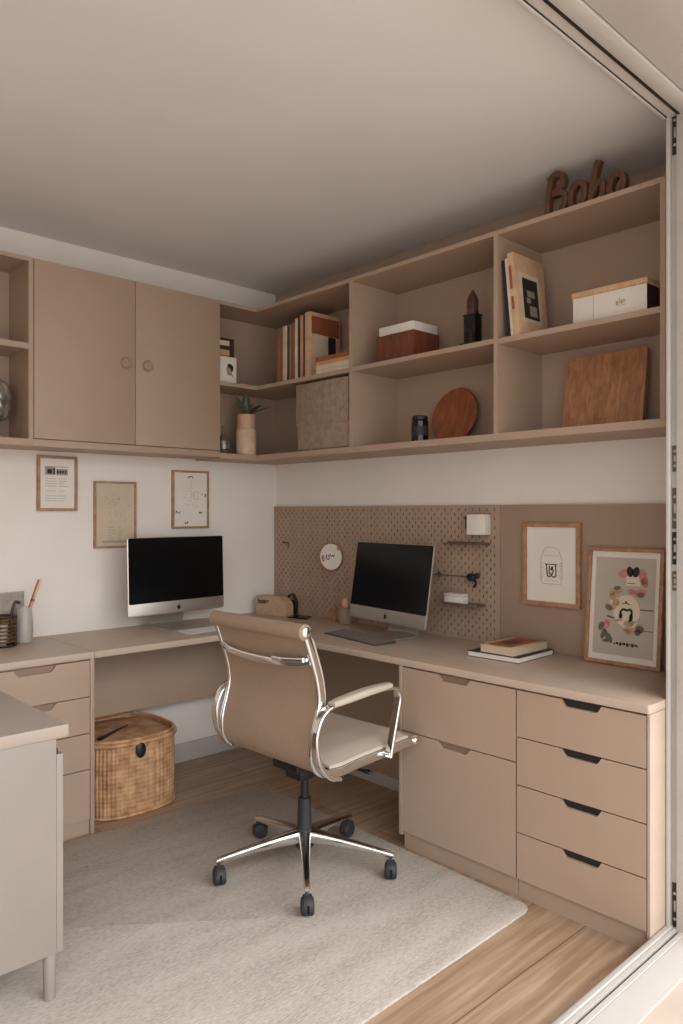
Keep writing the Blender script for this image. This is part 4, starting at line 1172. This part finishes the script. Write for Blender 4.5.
# bottle beside it
bt = root('glass_bottle', 'small clear glass bottle with pale label left of the beige vase', 'bottle', (-0.500, -0.190, ZS))
part('bottle', B().lathe([(0.022, 0.0), (0.026, 0.006), (0.030, 0.050), (0.026, 0.080), (0.012, 0.104), (0.0105, 0.140), (0.013, 0.144), (0.012, 0.150)], n=28), 'glass', bt)
part('label', B().lathe([(0.0290, 0.026), (0.0302, 0.048), (0.0282, 0.068)], n=28, capb=False, capt=False), 'silverglass', bt, label='pale label')
# middle bay
wbx = root('wooden_box', 'red-brown wooden box with a white lid on the middle bay shelf', 'box', (-0.185, -1.205, ZM), math.radians(-90))
part('body', B().box(-0.114, 0.114, -0.095, 0.085, 0, 0.124, 0.003), 'redwood', wbx)
part('lid', B().box(-0.104, 0.106, -0.086, 0.080, 0.1245, 0.166, 0.004), 'paper', wbx, label='white lid')
part('clasp', B().box(-0.012, 0.012, -0.0985, -0.0952, 0.098, 0.118, 0.001), 'steel', wbx, label='metal clasp')
st = root('statuette', 'dark carved statuette at the right of the middle bay shelf', 'ornament', (-0.170, -1.556, ZM))
part('base', B().box(-0.036, 0.036, -0.044, 0.044, 0, 0.038, 0.004), 'black', st)
part('pillar', B().box(-0.026, 0.026, -0.031, 0.031, 0.0385, 0.150, 0.006), 'candle', st)
part('capital', B().box(-0.027, 0.027, -0.033, 0.033, 0.1505, 0.160, 0.003), 'oldsteel', st)
hd = B().lathe([(0.024, 0.1605), (0.025, 0.170), (0.021, 0.182), (0.0235, 0.196), (0.025, 0.212), (0.020, 0.232), (0.011, 0.250), (0.003, 0.258)], n=24)
hd.ball((-0.020, -0.006, 0.204), 0.009, 0.007, 0.016).ball((-0.017, 0.010, 0.188), 0.009, 0.009, 0.007).ball((0.0, 0.0, 0.256), 0.007, 0.007, 0.009)
part('carved_head', hd, 'book_brown', st, label='brown carved head')
cj = root('candle_jar', 'small black jar with a ridged lid on the lower middle shelf', 'jar', (-0.245, -1.326, ZS))
part('jar', B().lathe([(0.034, 0), (0.037, 0.004), (0.037, 0.092), (0.034, 0.096)], n=36), 'candle', cj)
part('lid', B().lathe([(0.032, 0.0965), (0.035, 0.099), (0.035, 0.112), (0.030, 0.116), (0.010, 0.118)], n=36), 'black', cj)
part('label', B().lathe([(0.0374, 0.030), (0.0374, 0.070)], n=36, capb=False, capt=False), 'blacksoft', cj)
rbd = root('round_board', 'round brown wooden board leaning on the lower middle shelf back', 'board', (-0.098, -1.376, ZS), math.radians(-90))
T = Matrix.Rotation(-math.radians(14), 4, 'X') @ Matrix.Translation((0, 0, 0.131)) @ Matrix.Diagonal((0.955, 1, 1, 1))
part('disc', B().lathe([(0.127, -0.009), (0.131, -0.005), (0.131, 0.005), (0.127, 0.009)], n=64, mtx=T @ Matrix.Rotation(PI / 2, 4, 'X')), 'roundwood', rbd)
# right bay, upper: three leaning books
for k, (yc, t_, h_, m_, lab, tl) in enumerate(((-1.8300, 0.017, 0.302, 'book_black', 'black book, leftmost of three leaning in the right bay', -5.6), (-1.8465, 0.014, 0.306, 'book_white', 'slim white book between the black and tan ones in the right bay', -5.6),
                                             (-1.8680, 0.027, 0.322, 'book_beige', 'thick tan book with a dark photo cover in the right bay', -5.6))):
    r, cv = book(lab, h_, 0.190 + 0.01 * k, t_, m_, loc=(-0.206, yc, 1.9994 + t_ * 0.05), rz=math.radians(-90), group='leaning books in the right bay', standing=True, tilt=math.radians(tl))
    if k == 2:
        T = Matrix.Rotation(math.radians(tl), 4, 'Y')
        x_ = t_ / 2
        part('cover_photo_border', B().box(x_, x_ + 0.0006, -0.075, 0.060, 0.058, 0.252).xf(T), 'book_cream', cv, label='pale photo border')
        part('cover_photo', B().box(x_ + 0.0006, x_ + 0.0012, -0.058, 0.046, 0.072, 0.232).xf(T), 'book_black', cv, label='dark cover photo')
        part('photo_figure', B().box(x_ + 0.0012, x_ + 0.0017, -0.030, 0.020, 0.160, 0.185).box(x_ + 0.0012, x_ + 0.0017, -0.02, 0.03, 0.085, 0.125).box(x_ + 0.0012, x_ + 0.0017, -0.036, -0.010, 0.135, 0.155).xf(T), 'book_grey', cv, label='grey photo figures')
        part('spine_text', B().box(-0.006, 0.004, -0.1106, -0.1100, 0.10, 0.15).box(-0.006, 0.004, -0.1106, -0.1100, 0.18, 0.27).xf(T), 'book_terracotta', cv, label='spine lettering')
wx2 = root('storage_box', 'long white storage box with a wooden lid in the upper right bay', 'storage box', (-0.185, -2.222, 1.9993), math.radians(-90))
bd = part('body', B().box(-0.136, 0.138, -0.095, 0.090, 0, 0.098, 0.002), 'paper', wx2)
part('dark_end', B().box(0.1381, 0.1388, -0.093, 0.088, 0.002, 0.097), 'book_plum', bd, label='dark end')  # dark plum sheet over the whole end face
part('lid', B().box(-0.140, 0.142, -0.099, 0.094, 0.0982, 0.118, 0.002), 'lightoak', wx2, label='wooden lid')
part('seam', B().box(-0.056, -0.0545, -0.0956, -0.0950, 0.004, 0.094), 'inkgrey', bd, label='grey seam')
part('lettering', marks(lambda b: b, [rc(0.028, 0.036, 0.044, 0.058), rc(0.039, 0.042, 0.044, 0.068), rc(0.045, 0.053, 0.046, 0.060), rc(0.056, 0.059, 0.046, 0.064), rc(0.060, 0.064, 0.052, 0.056), rc(0.030, 0.062, 0.040, 0.042)], -0.0950), 'inkgrey', bd, label='grey lettering')
cbd = root('chopping_board', 'large rectangular brown wooden board leaning in the lower right bay', 'board', (-0.100, -2.108, ZS), math.radians(-90))
T = Matrix.Rotation(-math.radians(11), 4, 'X') @ Matrix.Rotation(math.radians(-1.0), 4, 'Y')
part('board', B().prism([(u, 0.151 + v) for u, v in rrect(0.322, 0.298, 0.008, 4)], 'y', -0.022, 0.0).xf(T), 'walnut', cbd)
part('stamp', marks(lambda b: b, [rc(-0.022, 0.022, 0.030, 0.032), rc(-0.018, -0.008, 0.036, 0.046), rc(-0.004, 0.006, 0.036, 0.046), rc(0.010, 0.018, 0.036, 0.046), rc(-0.016, 0.016, 0.020, 0.025)], -0.0221).xf(T), 'roundwood', cbd, label='pale burnt stamp')
# left edge: silver vase
sv = root('vase', 'patterned silver glass vase in the open shelf at the left edge', 'vase', (-1.652, -0.125, 1.6402))
prof = [(0.030, 0.078), (0.055, 0.082), (0.074, 0.100), (0.080, 0.130), (0.081, 0.165), (0.078, 0.205), (0.064, 0.238), (0.040, 0.252), (0.030, 0.254)]
t = bmesh.new(); rings = []
for r_, z in [(p.x, p.z) for p in spline([(a, 0, c) for a, c in prof], 5)]:
    rings.append([t.verts.new(((r_ + 0.0035 * abs(math.sin(6 * 2 * PI * i / 96)) + 0.002 * math.sin(z * 160 + i * 0.8)) * math.cos(2 * PI * i / 96), (r_ + 0.0035 * abs(math.sin(6 * 2 * PI * i / 96)) + 0.002 * math.sin(z * 160 + i * 0.8)) * math.sin(2 * PI * i / 96), z)) for i in range(96)])
for a_, c_ in zip(rings, rings[1:]):
    for i in range(96):
        t.faces.new((a_[i], a_[(i + 1) % 96], c_[(i + 1) % 96], c_[i]))
t.faces.new(rings[0][::-1])
b = B(); b.bm.free(); b.bm = t
part('body', b, 'silverglass', sv)
part('foot', B().lathe([(0.040, 0.0), (0.042, 0.006), (0.018, 0.020), (0.015, 0.060), (0.026, 0.0785)], n=28), 'oldsteel', sv, label='dark foot')
part('neck_ring', B().tube([(0.031 * math.cos(i * PI / 16), 0.031 * math.sin(i * PI / 16), 0.256) for i in range(32)], 0.004, 8, closed=True), 'oldsteel', sv)
# wooden word on top of the shelf
sg = root('word_sign', 'brown wooden cursive word standing on top of the shelf under the ceiling', 'sign', (-0.262, -1.972, ZT + 0.0002), math.radians(-90))
def letter(paths, w, d):
    b = B()
    for pts, closed in paths:
        P = [Vector((x, 0, z)) for x, z in pts]
        P = spline(P, 6) if not closed else P
        b.sweep(P, rrect(w, d, 0.003, 2), closed=closed, up=Vector((0, 1, 0.0001)))
    return b
o_ = lambda cx, cz, rx, rz_: ([(cx + rx * math.cos(i * PI / 12) + 0.12 * rz_ * math.sin(i * PI / 12), cz + rz_ * math.sin(i * PI / 12)) for i in range(24)], True)
LW, LD = 0.022, 0.030
part('letter', letter([([(0.004, 0.010), (0.008, 0.08), (0.020, 0.150)], False), ([(0.010, 0.140), (0.040, 0.157), (0.066, 0.145), (0.064, 0.112), (0.030, 0.088)], False), ([(0.026, 0.088), (0.066, 0.084), (0.078, 0.050), (0.056, 0.014), (0.010, 0.010)], False)], LW, LD), 'sign_wood', sg)
part('letter', letter([o_(0.128, 0.055, 0.028, 0.045)], LW, LD), 'sign_wood', sg)
part('letter', letter([([(0.176, 0.010), (0.190, 0.09), (0.208, 0.154)], False), ([(0.184, 0.040), (0.204, 0.074), (0.222, 0.070), (0.226, 0.010)], False)], LW, LD), 'sign_wood', sg)
part('letter', letter([o_(0.276, 0.046, 0.026, 0.036)], LW, LD), 'sign_wood', sg)

# ------------------------------------------------------------------ light and camera
w = bpy.data.worlds.new('overcast'); SC.world = w
w.use_nodes = True
nt = w.node_tree
bg = nt.nodes['Background']
bg.inputs['Color'].default_value = (0.965, 0.985, 1.01, 1)
bg.inputs['Strength'].default_value = 1.6
def sun(name, energy, angle, direction, color):
    l = bpy.data.lights.new(name, 'SUN'); l.energy = energy; l.angle = math.radians(angle); l.color = color
    o = bpy.data.objects.new(name, l); COL.objects.link(o)
    o.rotation_euler = Vector(direction).to_track_quat('-Z', 'Y').to_euler()
    o.location = (-2, -6, 5)
    return o
sun('soft_daylight', 3.6, 80, (0.02, 0.85, -1.05), (0.965, 0.985, 1.01))
cam = bpy.data.cameras.new('camera')
co = bpy.data.objects.new('camera', cam); COL.objects.link(co)
cam.sensor_fit = 'HORIZONTAL'; cam.sensor_width = 36.0
cam.lens = 755.343 / 683.0 * 36.0
co.location = (-2.7666, -3.5083, 1.3262)
co.rotation_euler = (PI / 2, 0, -math.radians(43.2024))
cam.clip_start = 0.05
SC.camera = co
vs = SC.view_settings
vs.view_transform = 'Standard'; vs.look = 'None'; vs.gamma = 1.0; vs.use_curve_mapping = False
vs.exposure = 0.47
